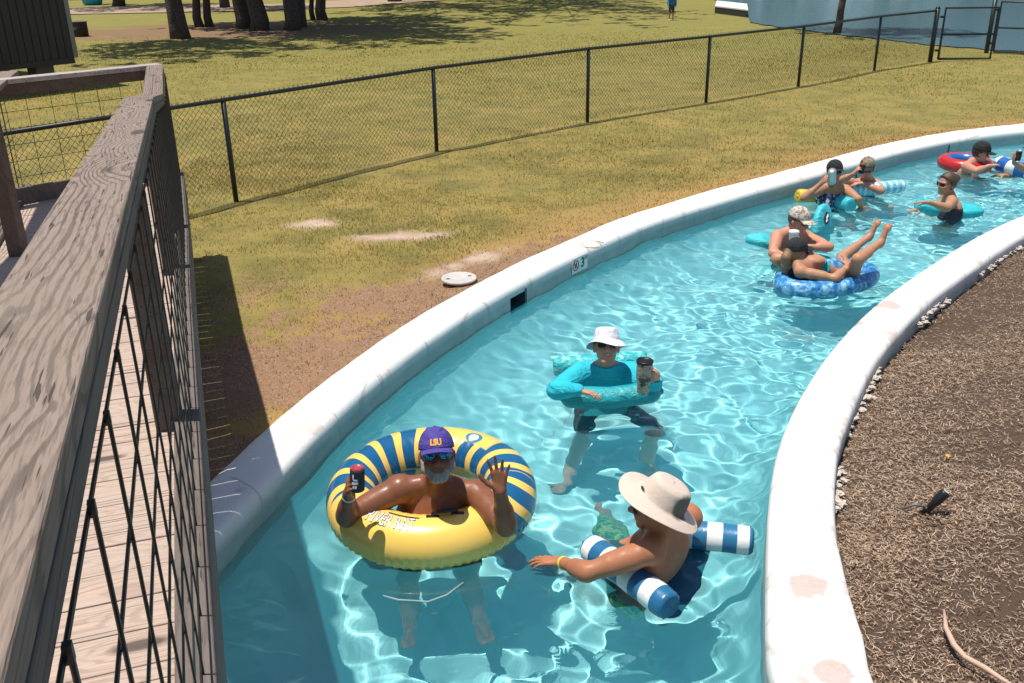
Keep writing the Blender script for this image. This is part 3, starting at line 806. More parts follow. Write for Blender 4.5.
rv = [q - cd * .3 - cn * .3, q + cd * 8.3 - cn * .3, q + cd * 8.3 + cn * 2.2 + ZV * 1.2, q - cd * .3 + cn * 2.2 + ZV * 1.2, q + cd * 8.3 + cn * 4.8, q - cd * .3 + cn * 4.8]
m.add(rv + [v + ZV * .08 for v in rv], [(0, 1, 2, 3), (3, 2, 4, 5), (9, 8, 7, 6), (11, 10, 8, 9), (0, 6, 7, 1), (4, 10, 11, 5), (0, 3, 9, 6), (3, 5, 11, 9), (1, 7, 8, 2), (2, 8, 10, 4)])
m.build('roof', plain('roof_metal', (.12, .12, .12), .5), cab)
for k, (u_, v_) in enumerate(((.35, .25), (2.6, .25), (5, .25), (7.4, .25), (.4, 2.2), (2.6, 2.2), (.4, 4.0), (4.0, 4.0))):
    m = MB()
    for j in range(2): slab(m, Vector((o.x, o.y, -.05 + j * .275)) + cd * (u_ + .02 * j) + cn * v_, cd, cn, ZV, .4, .4, .272)
    m.build('block_pier', plain('block_grey', (.16, .165, .165), .9), cab)
m = MB(); a = o + cd * 1.65 + cn * .2; m.tube([(a.x, a.y, -.1), (a.x, a.y, .6)], .05, 10); m.build('drain_pipe', plain('pale_pipe', (.30, .42, .45), .5), cab)
# bin, blue tub, dock
b = P(81, 36.5, 0); tb = thing('trash_barrel', 'dark brown barrel standing on the grass beside the cabin', 'barrel', (b.x, b.y, 0))
m = MB(); m.lathe([(.24, 0), (.27, .02), (.27, .22), (.285, .235), (.27, .25), (.27, .48), (.285, .5), (.27, .51)], 18, Matrix.Translation((b.x, b.y, 0))); m.build('drum', plain('rusty_drum', (.035, .026, .021), .8), tb, smooth=True)
m = MB(); m.tube([(b.x + .27 * math.cos(a), b.y + .27 * math.sin(a), .515) for a in np.linspace(0, 6.283, 18, endpoint=False)], .014, 6, closed=True); m.build('rim', M_STEEL, tb)
b = P(93, 5, 0); tb = thing('blue_tub', 'bright blue plastic tub far off behind the cabin', 'tub', (b.x, b.y, 0))
m = MB(); m.lathe([(.30, 0), (.40, .06), (.47, .5), (.49, .9), (.52, .92), (.50, .95), (.46, .93), (.44, .5), (.36, .1)], 20, Matrix.Translation((b.x, b.y, 0)) @ Matrix.Diagonal((1.3, 1, 1, 1))); m.build('tub_body', plain('blue_plastic', (.02, .30, .62), .4), tb, smooth=True)
da = P(715, 7, .25); db = P(748, 11, .25); dd = (db - da); dd.z = 0; dd.normalize(); dn = Vector(((da.x + db.x) / 2, (da.y + db.y) / 2, 0)).normalized()
dock = thing('dock', 'small white topped dock at the edge of the lake', 'dock', (da.x, da.y, 0))
m = MB()
for k in range(20): slab(m, da + dn * (k * .2), dd, dn, ZV, (db - da).length, .19, .05)
m.build('dock_deck', plain('white_dock_boards', (.72, .68, .64), .8), dock)
m = MB(); slab(m, da - ZV * .36 + dn * .02, dd, dn, ZV, (db - da).length - .05, 3.9, .355); m.build('dock_frame', plain('dark_dock_frame', (.035, .04, .042), .8), dock)
# ------------------------------------------------------------------ small things by the pool
c = P(459, 278, .06); lid = thing('skimmer_lid', 'round white plastic lid lying in the dirt beside the pool wall', 'lid', (c.x, c.y, .05))
M_WPL = plain('white_plastic', (.74, .74, .72), .45, .06)
m = MB(); m.lathe([(.155, 0), (.16, .012), (.152, .024), (.14, .022), (.135, .018), (.02, .019)], 32, Matrix.Translation((c.x, c.y, .045))); m.build('lid_disc', plain('aged_white_lid', (.50, .475, .45), .6, .2, 18), lid, smooth=True)
M_SLOT = plain('slot_dark', (.05, .05, .05), .7)
for a in (.4, 3.5): m = MB(); m.box((c.x + .10 * math.cos(a), c.y + .10 * math.sin(a), .066), (.03, .012, .006)); m.build('finger_slot', M_SLOT, lid)
# depth tile on the inner face
i0 = min(range(len(li)), key=lambda i: (li[i] - Vector((.62, 8.42, 0))).length)
tp, tn = li[i0], -nl[i0]; tu = Vector((tn.y, -tn.x, 0)) * -1
tile = MB(); slab(tile, tp + tn * .008 - tu * .135 + ZV * -.075, tu, tn, ZV, .27, .006, .15)
tile = tile.build('depth_tile', plain('white_tile', (.72, .73, .70), .3, .05), wall_l, bevel=.002)
M_INK = plain('black_ink', (.02, .02, .022), .5, .05); M_RED = plain('red_ink', (.45, .05, .05), .5, .05)
Mt = Matrix((tu, ZV, tn)).transposed().to_4x4()
def text_mesh(txt, name, mat, M, size, parent=None, depth=.0006, align='CENTER', bold=0.0):
    cu = bpy.data.curves.new(name, 'FONT'); cu.body = txt; cu.size = size; cu.align_x = align; cu.align_y = 'CENTER'; cu.extrude = depth; cu.offset = bold
    to = bpy.data.objects.new(name + '_tmp', cu); COL.objects.link(to)
    dg = bpy.context.evaluated_depsgraph_get(); me = bpy.data.meshes.new_from_object(to.evaluated_get(dg))
    bpy.data.objects.remove(to); me.name = name; me.materials.clear(); me.transform(M)
    o = link(name, me, mat, None)
    if parent is not None:
        o.parent = parent
        if parent.type == 'EMPTY': o.matrix_parent_inverse = pmat(parent).inverted()
        elif parent.parent is not None: o.matrix_parent_inverse = Matrix.Identity(4)
    return o
def on_tile(u, v): return Matrix.Translation(tp + tn * .0148 + tu * u + ZV * v) @ Mt
text_mesh('3', 'depth_number', M_INK, on_tile(.045, 0), .13, tile, bold=.003)
text_mesh('FT', 'unit_letters', M_INK, on_tile(.105, .03), .05, tile, bold=.001)
m = MB(); m.tube([on_tile(-.075 + .048 * math.cos(a), .048 * math.sin(a)) @ Vector((0, 0, 0)) for a in np.linspace(0, 6.283, 24, endpoint=False)], .005, 6, closed=True)
m.tube([on_tile(-.109, .034) @ Vector(), on_tile(-.041, -.034) @ Vector()], .005, 6)
m.build('no_diving_ring', M_RED, tile, world=False)
m = MB(); m.tube([on_tile(-.06, .028) @ Vector(), on_tile(-.075, .0) @ Vector(), on_tile(-.088, -.026) @ Vector()], [.004, .007, .005], 6)
m.tube([on_tile(-.095, .0) @ Vector(), on_tile(-.06, .006) @ Vector()], .004, 5)
m.build('diver_mark', M_INK, tile, world=False)
# faded round stencil on the coping top
cst = P(593, 244, .107)
m = MB(); m.tube([(cst.x + .11 * math.cos(a), cst.y + .11 * math.sin(a), .1035) for a in np.linspace(.4, 5.2, 22)], .006, 5)
m.build('worn_stencil', plain('faded_orange', (.50, .30, .17), .9, .3), wall_l)
M_JT = plain('stained_joint', (.06, .085, .09), .9, .3)       # dark stained joints in the inner face
for x_, y_ in ((-.02, 7.75), (4.55, 12.2), (6.35, 13.6)):
    k_ = min(range(len(li)), key=lambda i: (li[i] - Vector((x_, y_, 0))).length); a_, b_ = li[k_], -nl[k_]; u_ = Vector((b_.y, -b_.x, 0))
    m = MB(); m.hexa([a_ + b_ * .002 - u_ * .02 + ZV * -.2, a_ + b_ * .002 + u_ * .02 + ZV * -.2, a_ + b_ * .005 + u_ * .02 + ZV * -.2, a_ + b_ * .005 - u_ * .02 + ZV * -.2], [a_ + b_ * .002 - u_ * .016 + ZV * .02, a_ + b_ * .002 + u_ * .012 + ZV * .02, a_ + b_ * .005 + u_ * .012 + ZV * .02, a_ + b_ * .005 - u_ * .016 + ZV * .02])
    m.build('wall_joint', M_JT, wall_l)
# dark cap joints in the walls
# sprinkler, stick, flower, foam
sb = P(923, 514, -.03)
sp = thing('sprinkler', 'black pop up sprinkler head leaning out of the dead grass', 'sprinkler', tuple(sb))
ax = Vector((.085, -.005, .12)).normalized()
m = MB(); Mx = Matrix.Translation(sb - ax * .03) @ ax.to_track_quat('Z', 'Y').to_matrix().to_4x4()
Mx = Mx @ Matrix.Diagonal((1.15, 1.15, 1.22, 1)); m.lathe([(.017, 0), (.017, .09), (.019, .092), (.0195, .10), (.022, .105), (.023, .155), (.021, .162), (.012, .163)], 20, Mx)
m.build('body', plain('black_plastic', (.014, .014, .015), .4), sp, smooth=True)
m = MB(); m.lathe([(.0150, .1635), (.0150, .1662), (.0075, .1668), (.0065, .1645)], 16, Mx); m.build('nozzle', plain('pale_plastic', (.45, .47, .48), .4), sp, smooth=True)
pp = P(898, 507, -.01); m = MB(); q = sb + ax * .045
m.tube([pp + Vector((0, 0, -.02)), pp.lerp(q, .5) + ZV * .018, q - Vector((.012, 0, -.008))], .0075, 8)
m.tube([q - Vector((.022, 0, 0)), q + Vector((.002, 0, .004))], .012, 8)
m.build('feed_pipe', plain('dark_pipe', (.11, .12, .125), .4), sp, smooth=True)
sk = [P(x, y, z) for x, y, z in ((944, 610, .0), (946, 628, .01), (954, 645, .012), (965, 657, .01), (985, 668, .01), (1003, 680, .0), (1020, 690, -.01))]
m = MB(); m.tube(sk, [.005, .011, .013, .012, .012, .010, .008], 8)
tag(m.build('stick', plain('bare_stick', (.52, .37, .28), .8, .25, 14, .3), smooth=True), 'pale curved stick lying on the dead grass at lower right', 'stick')
fc = P(947, 459, .0); fl = thing('dandelion', 'tiny yellow flower in the dead grass behind the sprinkler', 'flower', tuple(fc))
m = MB()
for k in range(9):
    a = k * .7; m.add([fc + Vector((.004 * math.cos(a + 1.5), .004 * math.sin(a + 1.5), .02)), fc + Vector((-.004 * math.cos(a + 1.5), -.004 * math.sin(a + 1.5), .02)), fc + Vector((.02 * math.cos(a), .02 * math.sin(a), .026))], [(0, 1, 2)])
m.build('petals', plain('yellow_petal', (.75, .42, .02), .7), fl)
m = MB(); m.tube([fc + ZV * -.03, fc + ZV * .02], .002, 5); m.build('stem', plain('green_stem', (.06, .10, .02), .7), fl)
rg = np.random.default_rng(5)                                # crumbling foam under the right hand coping
m = MB()
def blob(mb, c, rx, ry, rz, seed, n=10, amp=.25):
    r_ = np.random.default_rng(seed); ph = r_.uniform(0, 6.28, 8); vs = []; fs = []
    for i in range(n // 2 + 1):
        for j in range(n):
            th = math.pi * i / (n // 2); w_ = 2 * math.pi * j / n
            d = Vector((math.sin(th) * math.cos(w_), math.sin(th) * math.sin(w_), math.cos(th)))
            k = 1 + amp * (math.sin(d.x * 4 + ph[0]) * math.sin(d.y * 5 + ph[1]) + math.sin(d.z * 5 + ph[2] + d.x * 3) * .7 + .5 * math.sin(d.y * 9 + d.x * 7 + ph[3]))
            vs.append(Vector(c) + Vector((d.x * rx, d.y * ry, d.z * rz)) * k)
    for i in range(n // 2):
        for j in range(n): fs.append((i * n + j, (i + 1) * n + j, (i + 1) * n + (j + 1) % n, i * n + (j + 1) % n))
    mb.add(vs, fs)
for i in range(70, len(ro_line)):
    p = ro_line[i]
    if p.y < 2.3 or p.y > 11: continue
    gate_ = math.sin(i * .21) + .6 * math.sin(i * .083 + 1)
    if gate_ < -.15: continue
    for _ in range(6):
        o2 = -nr[i] * rg.uniform(.0, .062) * rg.uniform(.3, 1); s_ = rg.uniform(.007, .024)
        blob(m, (p.x + o2.x + rg.normal(0, .012), p.y + o2.y + rg.normal(0, .012), -.015 + rg.uniform(-.01, .02)), s_ * 1.3, s_ * rg.uniform(.9, 1.6), s_ * .38, int(rg.integers(1e6)), 10, .42)
tag(m.build('foam_edge', plain('crumbling_foam', (.50, .44, .38), .95, .3, 40, .4), wall_r), kind='stuff')
# ------------------------------------------------------------------ figure modelling: smooth blends of tapered limbs, meshed as one skin
def V3(*a): return np.array(a, float)
def nrm(v): v = np.asarray(v, float); return v / max(1e-9, np.linalg.norm(v))
class Skin:
    def __init__(s): s.p = []
    def cone(s, a, b, ra, rb=None, k=.02, t=''): s.p.append(('c', np.asarray(a, float), np.asarray(b, float), ra, ra if rb is None else rb, k, t)); return s
    def ell(s, c, r, A=None, k=.02, t=''): s.p.append(('e', np.asarray(c, float), np.asarray(r, float), np.eye(3) if A is None else np.asarray(A, float), 0, k, t)); return s
def sdf_prim(p, X, inf=0.0):
    if p[0] == 'c':
        _, a, b, ra, rb, _, _ = p; ba = b - a; l2 = ba.dot(ba)
        if l2 < 1e-10: return np.sqrt(((X - a) ** 2).sum(-1)) - ra - inf
        h = np.clip((X - a) @ ba / l2, 0, 1)
        return np.sqrt(((X - a - h[..., None] * ba) ** 2).sum(-1)) - (ra + (rb - ra) * h) - inf
    _, c, r, A, _, _, _ = p; r = r + inf
    q = (X - c) @ A.T                                     # rows of A = axes
    k0 = np.sqrt(((q / r) ** 2).sum(-1)); k1 = np.sqrt(((q / (r * r)) ** 2).sum(-1)) + 1e-9
    return k0 * (k0 - 1) / k1
def prim_box(p, m):
    if p[0] == 'c':
        r = max(p[3], p[4]) + m; return np.minimum(p[1], p[2]) - r, np.maximum(p[1], p[2]) + r
    r = p[2].max() + m; return p[1] - r, p[1] + r
def field(prims, h, inf=0.0):
    lo = np.min([prim_box(p, .02 + inf)[0] for p in prims], 0); hi = np.max([prim_box(p, .02 + inf)[1] for p in prims], 0)
    n = np.ceil((hi - lo) / h).astype(int) + 2
    F = np.full(n, 1.0, np.float32)
    for p in prims:
        a, b = prim_box(p, p[5] + 2 * h + inf)
        i0 = np.maximum(0, ((a - lo) / h).astype(int)); i1 = np.minimum(n, ((b - lo) / h).astype(int) + 2)
        if (i1 <= i0).any(): continue
        g = np.stack(np.meshgrid(*[lo[d] + h * np.arange(i0[d], i1[d]) for d in range(3)], indexing='ij'), -1)
        d = sdf_prim(p, g, inf); sl = tuple(slice(i0[q], i1[q]) for q in range(3)); f = F[sl]; k = p[5]
        e = np.maximum(k - np.abs(f - d), 0) / k
        F[sl] = np.minimum(f, d) - e * e * k * .25
    return F, lo
def clip_field(F, lo, h, fn):
    g = np.stack(np.meshgrid(*[lo[d] + h * np.arange(F.shape[d]) for d in range(3)], indexing='ij'), -1)
    return np.maximum(F, fn(g)).astype(np.float32)
def nets(F, lo, h):
    F = F.copy(); F[0] = F[-1] = 1; F[:, 0] = F[:, -1] = 1; F[:, :, 0] = F[:, :, -1] = 1
    S = F < 0
    c = S[:-1, :-1, :-1].astype(np.int8)
    for d in [(1, 0, 0), (0, 1, 0), (0, 0, 1), (1, 1, 0), (1, 0, 1), (0, 1, 1), (1, 1, 1)]:
        c = c + S[d[0]:F.shape[0] - 1 + d[0], d[1]:F.shape[1] - 1 + d[1], d[2]:F.shape[2] - 1 + d[2]]
    act = np.argwhere((c > 0) & (c < 8)); cor = [(i, j, k) for i in (0, 1) for j in (0, 1) for k in (0, 1)]
    val = np.stack([F[act[:, 0] + i, act[:, 1] + j, act[:, 2] + k] for i, j, k in cor], 1)
    acc = np.zeros((len(act), 3)); cnt = np.zeros(len(act))
    for a in range(8):
        for b in range(a + 1, 8):
            if sum(abs(x - y) for x, y in zip(cor[a], cor[b])) != 1: continue
            fa, fb = val[:, a], val[:, b]; m = (fa < 0) != (fb < 0)
            t = np.where(m, fa / np.where(m, fa - fb, 1), 0)
            acc += np.where(m[:, None], np.array(cor[a]) + t[:, None] * (np.array(cor[b]) - np.array(cor[a])), 0); cnt += m
    V = lo + h * (act + acc / cnt[:, None])
    ids = np.full(c.shape, -1, np.int64); ids[tuple(act.T)] = np.arange(len(act))
    Q = []
    for ax in range(3):
        u, v = [d for d in range(3) if d != ax]
        if ax == 1: u, v = v, u
        sl0 = [slice(None)] * 3; sl1 = [slice(None)] * 3; sl0[ax] = slice(0, -1); sl1[ax] = slice(1, None)
        e = np.argwhere(S[tuple(sl0)] != S[tuple(sl1)])
        e = e[(e[:, u] > 0) & (e[:, v] > 0) & (e[:, u] < F.shape[u] - 1) & (e[:, v] < F.shape[v] - 1)]
        inside_first = S[tuple(e.T)]
        def cell(du, dv):
            q = e.copy(); q[:, u] -= du; q[:, v] -= dv; return ids[tuple(q.T)]
        q = np.stack([cell(1, 1), cell(0, 1), cell(0, 0), cell(1, 0)], 1)
        q[~inside_first] = q[~inside_first][:, ::-1]
        Q.append(q)
    Q = np.concatenate(Q); Q = Q[(Q >= 0).all(1)]
    return V, Q
def skin_mesh(name, prims, h, mat, parent, inf=0.0, clip=None):
    F, lo = field(prims, h, inf)
    if clip is not None: F = clip_field(F, lo, h, clip)
    Vv, Q = nets(F, lo, h)
    o = np_mesh(name, Vv, Q, mat, smooth=True)
    o.parent = parent; o.matrix_parent_inverse = pmat(parent).inverted() if parent.type == 'EMPTY' else Matrix.Identity(4)
    return receiver(o)

def ray(px, py): return np.array((ROT @ Vector((px - CX, CY - py, -F_PX))).normalized())
CAMN = np.array(CAM)
def at(px, py, Y): d = ray(px, py); return CAMN + d * (Y / d[1])
def reach(par, px, py, L, near=True):
    d = ray(px, py); oc = par - CAMN; b = oc.dot(d); disc = L * L - (oc.dot(oc) - b * b)
    t = b if disc < 0 else b - math.sqrt(disc) * (1 if near else -1)
    q = CAMN + d * t
    return par + nrm(q - par) * L if disc < 0 else q
def sub(px, py, z):
    """point under the water seen at that pixel, z = its height"""
    d = ray(px, py); p = CAMN + d * ((Z_WAT - CAMH) / d[2]); n = V3(0, 0, 1); c = -d.dot(n); r = 1 / 1.333
    t = nrm(r * d + (r * c - math.sqrt(1 - r * r * (1 - c * c))) * n)
    return p + t * ((z - Z_WAT) / t[2])

def hand(sk, W_, fd, pn, td, s=1.0, curl=(.15, .15, .2, .25), spread=(.10, .03, -.05, -.14), thumb=(.9, .5), k=.005):
    fd = nrm(fd); pn = nrm(pn - fd * np.dot(pn, fd)); td = nrm(td - fd * np.dot(td, fd) - pn * np.dot(td, pn))
    offs = (.031, .011, -.010, -.029); kd = (.088, .092, .087, .078); ln = (.074, .084, .077, .060); rr = (.0088, .0092, .0088, .0078)
    for o, d, L, c, sp, r in zip(offs, kd, ln, curl, spread, rr):
        kn = W_ + (fd * d + td * o) * s
        sk.cone(W_ + (fd * .012 + td * o * .45) * s, kn, .0165 * s, .0115 * s, .014, 'hand')
        f = nrm(fd + td * sp); p = kn; a = 0
        for q, (fr, ca) in enumerate(((.45, .7), (.30, 1.0), (.25, .8))):
            a += c * ca; dr = nrm(f * math.cos(a) + pn * math.sin(a)); e = p + dr * L * fr * s
            sk.cone(p, e, r * s * (1 - .10 * q), r * s * (1 - .10 * (q + 1)), k if q else .008, 'hand'); p = e
    b = W_ + (fd * .022 + td * .022 + pn * .006) * s; o, c = thumb
    d1 = nrm(fd * math.cos(o) + td * math.sin(o) + pn * c * .6); p1 = b + d1 * .040 * s
    d2 = nrm(fd * math.cos(o * .75) + td * math.sin(o * .75) + pn * c); p2 = p1 + d2 * .034 * s
    d3 = nrm(fd * math.cos(o * .5) + td * math.sin(o * .5) + pn * c * 1.2); p3 = p2 + d3 * .026 * s
    sk.cone(b, p1, .016 * s, .0125 * s, .016, 'hand').cone(p1, p2, .0115 * s, .0105 * s, .006, 'hand').cone(p2, p3, .0105 * s, .0085 * s, .005, 'hand')
    return sk

def head_frame(c, face, up=(0, 0, 1)):
    y = -nrm(face); z = nrm(np.asarray(up, float) - y * np.dot(up, y)); x = np.cross(y, z)
    return np.array(c, float), np.stack([x, y, z])          # rows: axes; local (x, y, z) -> c + x*A0 ...
def HL(H, *l): return H[0] + np.asarray(l, float) @ H[1]
def head(sk, H, s=1.0, jaw=1.0):
    c, A = H
    e = lambda p, r, k=.02: sk.ell(HL(H, *(np.array(p) * s)), np.array(r) * s, A, k, 'head')
    co = lambda a, b, r1, r2, k=.012: sk.cone(HL(H, *(np.array(a) * s)), HL(H, *(np.array(b) * s)), r1 * s, r2 * s, k, 'head')
    e((0, .012, .022), (.076, .095, .096)); e((0, -.022, -.045), (.060 * jaw, .068, .068), .03)
    co((-.018 * jaw, -.066, -.097), (.018 * jaw, -.066, -.097), .020, .020, .025)
    co((0, -.086, .010), (0, -.108, -.026), .0085, .0135, .012); co((-.013, -.094, -.030), (.013, -.094, -.030), .0085, .0085, .010)
    for q in (-1, 1):
        co((.012 * q, -.083, .027), (.046 * q, -.070, .026), .012, .011, .015)
        e((.038 * q, -.066, -.026), (.026, .022, .022), .02)
        e((.078 * q, .012, -.008), (.011, .020, .031), None or .008)
    co((-.023, -.083, -.053), (.023, -.083, -.053), .0075, .0075, .008); co((-.018, -.082, -.066), (.018, -.082, -.066), .008, .008, .008)

def body(sk, J, s=1.0, w=1.0, belly=1.0, arm=1.0, bust=0.0, legs=True):
    """J: joints. SR SL shoulders (person's right / left), N neck base, PV pelvis, ER WR EL WL arms, H head frame, KR AR TR KL AL TL legs"""
    SR, SL, N, PV = (np.asarray(J[k], float) for k in ('SR', 'SL', 'N', 'PV'))
    up = nrm(N - PV); rx = nrm(SL - SR); rx = nrm(rx - up * rx.dot(up)); fw = np.cross(rx, up); A = np.stack([rx, fw, up])
    L = np.linalg.norm(N - PV); hw = np.linalg.norm(SL - SR) / 2
    T = lambda x, f, u: PV + rx * x + fw * f + up * u
    sk.ell(T(0, .0, L - .17 * s), (hw * .86, .112 * s * w, .18 * s), A, .05, 'torso')
    sk.ell(T(0, -.01, L - .10 * s), (hw * .80, .085 * s * w, .10 * s), A, .05, 'torso')
    sk.ell(T(0, .012 * belly, L * .45), (hw * .76 * w, .108 * s * belly, .19 * s), A, .06, 'torso')
    sk.ell(T(0, -.005, .03), (hw * .84 * w, .118 * s, .13 * s), A, .06, 'torso')
    for S_, q in ((SR, -1), (SL, 1)):
        sk.cone(N + up * .015 * s + rx * q * .03, S_ + up * .008 * s - rx * q * .02, .050 * s, .054 * s, .04, 'torso')
        sk.ell(T(q * hw * .44, .072 * s * w, L - .150 * s), (.080 * s, .040 * s, .060 * s), A, .035, 'torso')
        if bust: sk.ell(T(q * hw * .42, (.078 + .02 * bust) * s, L - .205 * s), (.070 * s, .055 * s * bust, .065 * s), A, .03, 'torso')
        sk.ell(T(q * hw * .5, -.07 * s, L - .16 * s), (.075 * s, .045 * s, .11 * s), A, .05, 'torso')
        sk.ell(S_, (.060 * s * arm, .060 * s * arm, .062 * s * arm), None, .03, 'arm' + 'RL'[q > 0])
    c0 = J['H'][0]; A0 = J['H'][1]; base = c0 - A0[2] * .055 * s + A0[1] * .025 * s
    sk.cone(N - up * .01, base, .060 * s * (1 if w > .95 else .88), .054 * s * (1 if w > .95 else .88), .035, 'neck')
    head(sk, J['H'], s)
    for q, S_, E_, W_ in (('R', SR, J.get('ER'), J.get('WR')), ('L', SL, J.get('EL'), J.get('WL'))):
        if E_ is None: continue
        E_ = np.asarray(E_, float); d = E_ - S_; t = 'arm' + q
        sk.cone(S_, E_, .054 * s * arm, .041 * s * arm, .025, t); sk.cone(S_ + d * .3, S_ + d * .62, .052 * s * arm, .048 * s * arm, .03, t)
        if W_ is None: continue
        W_ = np.asarray(W_, float); d = W_ - E_
        sk.cone(E_, W_, .041 * s * arm, .027 * s * (arm * .5 + .5), .02, t); sk.cone(E_ + d * .15, E_ + d * .42, .043 * s * arm, .037 * s * arm, .03, t)
    if legs:
        for q, K, An, To in (('R', 'KR', 'AR', 'TR'), ('L', 'KL', 'AL', 'TL')):
            if K not in J: continue
            hip = T((-1 if q == 'R' else 1) * hw * .46, 0, -.02); k_, a_ = np.asarray(J[K], float), np.asarray(J[An], float)
            sk.cone(hip, k_, .086 * s * w, .054 * s, .04, 'leg'); sk.cone(k_, a_, .053 * s, .036 * s, .02, 'leg')
            d = a_ - k_; b = nrm(np.cross(np.cross(d, fw), d)) if np.linalg.norm(np.cross(d, fw)) > 1e-3 else up
            sk.cone(k_ + d * .15 - b * .018 * s, k_ + d * .42 - b * .018 * s, .050 * s, .043 * s, .03, 'leg')
            if To in J:
                t_ = np.asarray(J[To], float); f = t_ - a_
                sk.cone(a_ - nrm(f) * .03 * s, a_ + f * .8, .036 * s, .024 * s, .02, 'leg')
                sd = nrm(np.cross(f, d)); bb = a_ + f * .72
                for o in range(5): sk.cone(bb + sd * (o - 2) * .014 * s, a_ + f * (1.02 - .03 * abs(o - 1)) + sd * (o - 2) * .016 * s, .012 * s, .0095 * s, .008, 'leg')
    return A
# ---- worn things
def shell_grid(fn, nu, nv, th, name, mat, parent, closed_u=False):
    """thick sheet from fn(u, v) -> (point, normal)"""
    o, i_ = [], []
    for a in range(nu):
        for b in range(nv):
            p, n = fn(a / (nu - 1) if not closed_u else a / nu, b / (nv - 1)); o.append(np.asarray(p) + np.asarray(n) * th / 2); i_.append(np.asarray(p) - np.asarray(n) * th / 2)
    F = []; N = nu * nv; U = nu if closed_u else nu - 1
    for a in range(U):
        for b in range(nv - 1):
            q = (a * nv + b, ((a + 1) % nu) * nv + b, ((a + 1) % nu) * nv + b + 1, a * nv + b + 1)
            F.append(q); F.append(tuple(N + x for x in q[::-1]))
    rim = []
    for a in range(U):
        for b in (0, nv - 1):
            x, y = a * nv + b, ((a + 1) % nu) * nv + b; F.append((x, N + x, N + y, y) if b == 0 else (y, N + y, N + x, x))
    if not closed_u:
        for a in (0, nu - 1):
            for b in range(nv - 1):
                x, y = a * nv + b, a * nv + b + 1; F.append((y, N + y, N + x, x) if a == 0 else (x, N + x, N + y, y))
    ob = np_mesh(name, np.array(o + i_), np.array(F), mat, smooth=True); ob.parent = parent
    ob.matrix_parent_inverse = pmat(parent).inverted() if parent.type == 'EMPTY' else Matrix.Identity(4)
    return ob
def cap(H, root, mat, bill_mat=None, s=1.0, name='cap', tall=1.0, turn=0.0):
    ca, sa = math.cos(turn), math.sin(turn)
    def rt(x, y, z): return HL(H, (x * ca - y * sa) * s, (x * sa + y * ca) * s, z * s)
    R_ = (.088, .108, .100 * tall); zc = .038
    def fn(u, v):
        a = 2 * math.pi * u; t = v * math.pi / 2
        p = np.array([R_[0] * math.cos(a) * math.cos(t) ** .85, .008 + R_[1] * math.sin(a) * math.cos(t) ** .85, zc + R_[2] * math.sin(t)])
        seam = 1 - .012 * math.exp(-((math.sin(3 * a)) / .12) ** 2)
        p[:2] *= seam
        q = rt(*p); n = nrm(q - rt(0, .008, zc - .02)); return q, n
    ob = shell_grid(fn, 40, 13, .003, name, mat, root, True)
    def fb(u, v):
        a = (u - .5) * 2.05; L = .076 * (math.cos(a * .95) ** .55 if abs(a) < 1.6 else 0)
        x = (R_[0] * .985) * math.sin(a); y = .008 - R_[1] * .985 * math.cos(a)
        p = (x * (1 + .06 * v), y - L * v, zc + .006 - .012 * v - 2.6 * x * x * (.6 + .5 * v))
        return rt(*p), H[1][2]
    bl = shell_grid(fb, 22, 7, .005, 'bill', bill_mat or mat, ob)
    q = MB(); q.lathe([(.009 * s, 0), (.008 * s, .004 * s), (.002 * s, .006 * s)], 10, Matrix.Translation(Vector(rt(0, .008, zc + R_[2] - .001))))
    b = q.build('button', mat, ob, smooth=True, world=False)
    return ob, rt, R_, zc
def sunhat(H, root, mat, s=1.0, brim=.155, droop=.045, rtop=.078, rbase=.098, ht=.100, zb=.035, wob=.012, name='sun_hat', side=None, th=.003):
    def rt(x, y, z): return HL(H, x * s, (y + .006) * s, z * s)
    prof = [(0.001, zb + ht), (.03, zb + ht - .001), (rtop * .8, zb + ht - .004), (rtop, zb + ht - .016), ((rtop + rbase) / 2, zb + ht * .45), (rbase, zb), (rbase + .012, zb - .006)]
    nb = 6
    for k in range(1, nb + 1):
        f = k / nb; prof.append((rbase + .012 + (brim - rbase - .012) * f, zb - .006 - droop * f ** 1.3))
    def fn(u, v):
        a = 2 * math.pi * u; x = v * (len(prof) - 1); i = min(int(x), len(prof) - 2); f = x - i
        r = prof[i][0] * (1 - f) + prof[i + 1][0] * f; z = prof[i][1] * (1 - f) + prof[i + 1][1] * f
        o = max(0, (i + f - 6) / nb) if i >= 6 else 0
        z += o * (wob * math.sin(2 * a + .6) + wob * .5 * math.sin(3 * a + 2)) + (side(a) * o if side else 0)
        z -= .004 * math.cos(a * 4) * (1 if i < 4 else 0) * v
        p = rt(r * math.cos(a) * .93, r * math.sin(a) * 1.12, z)
        return p, H[1][2] if i >= 5 else nrm(p - rt(0, 0, zb))
    return shell_grid(fn, 44, 38, th, name, mat, root, True)
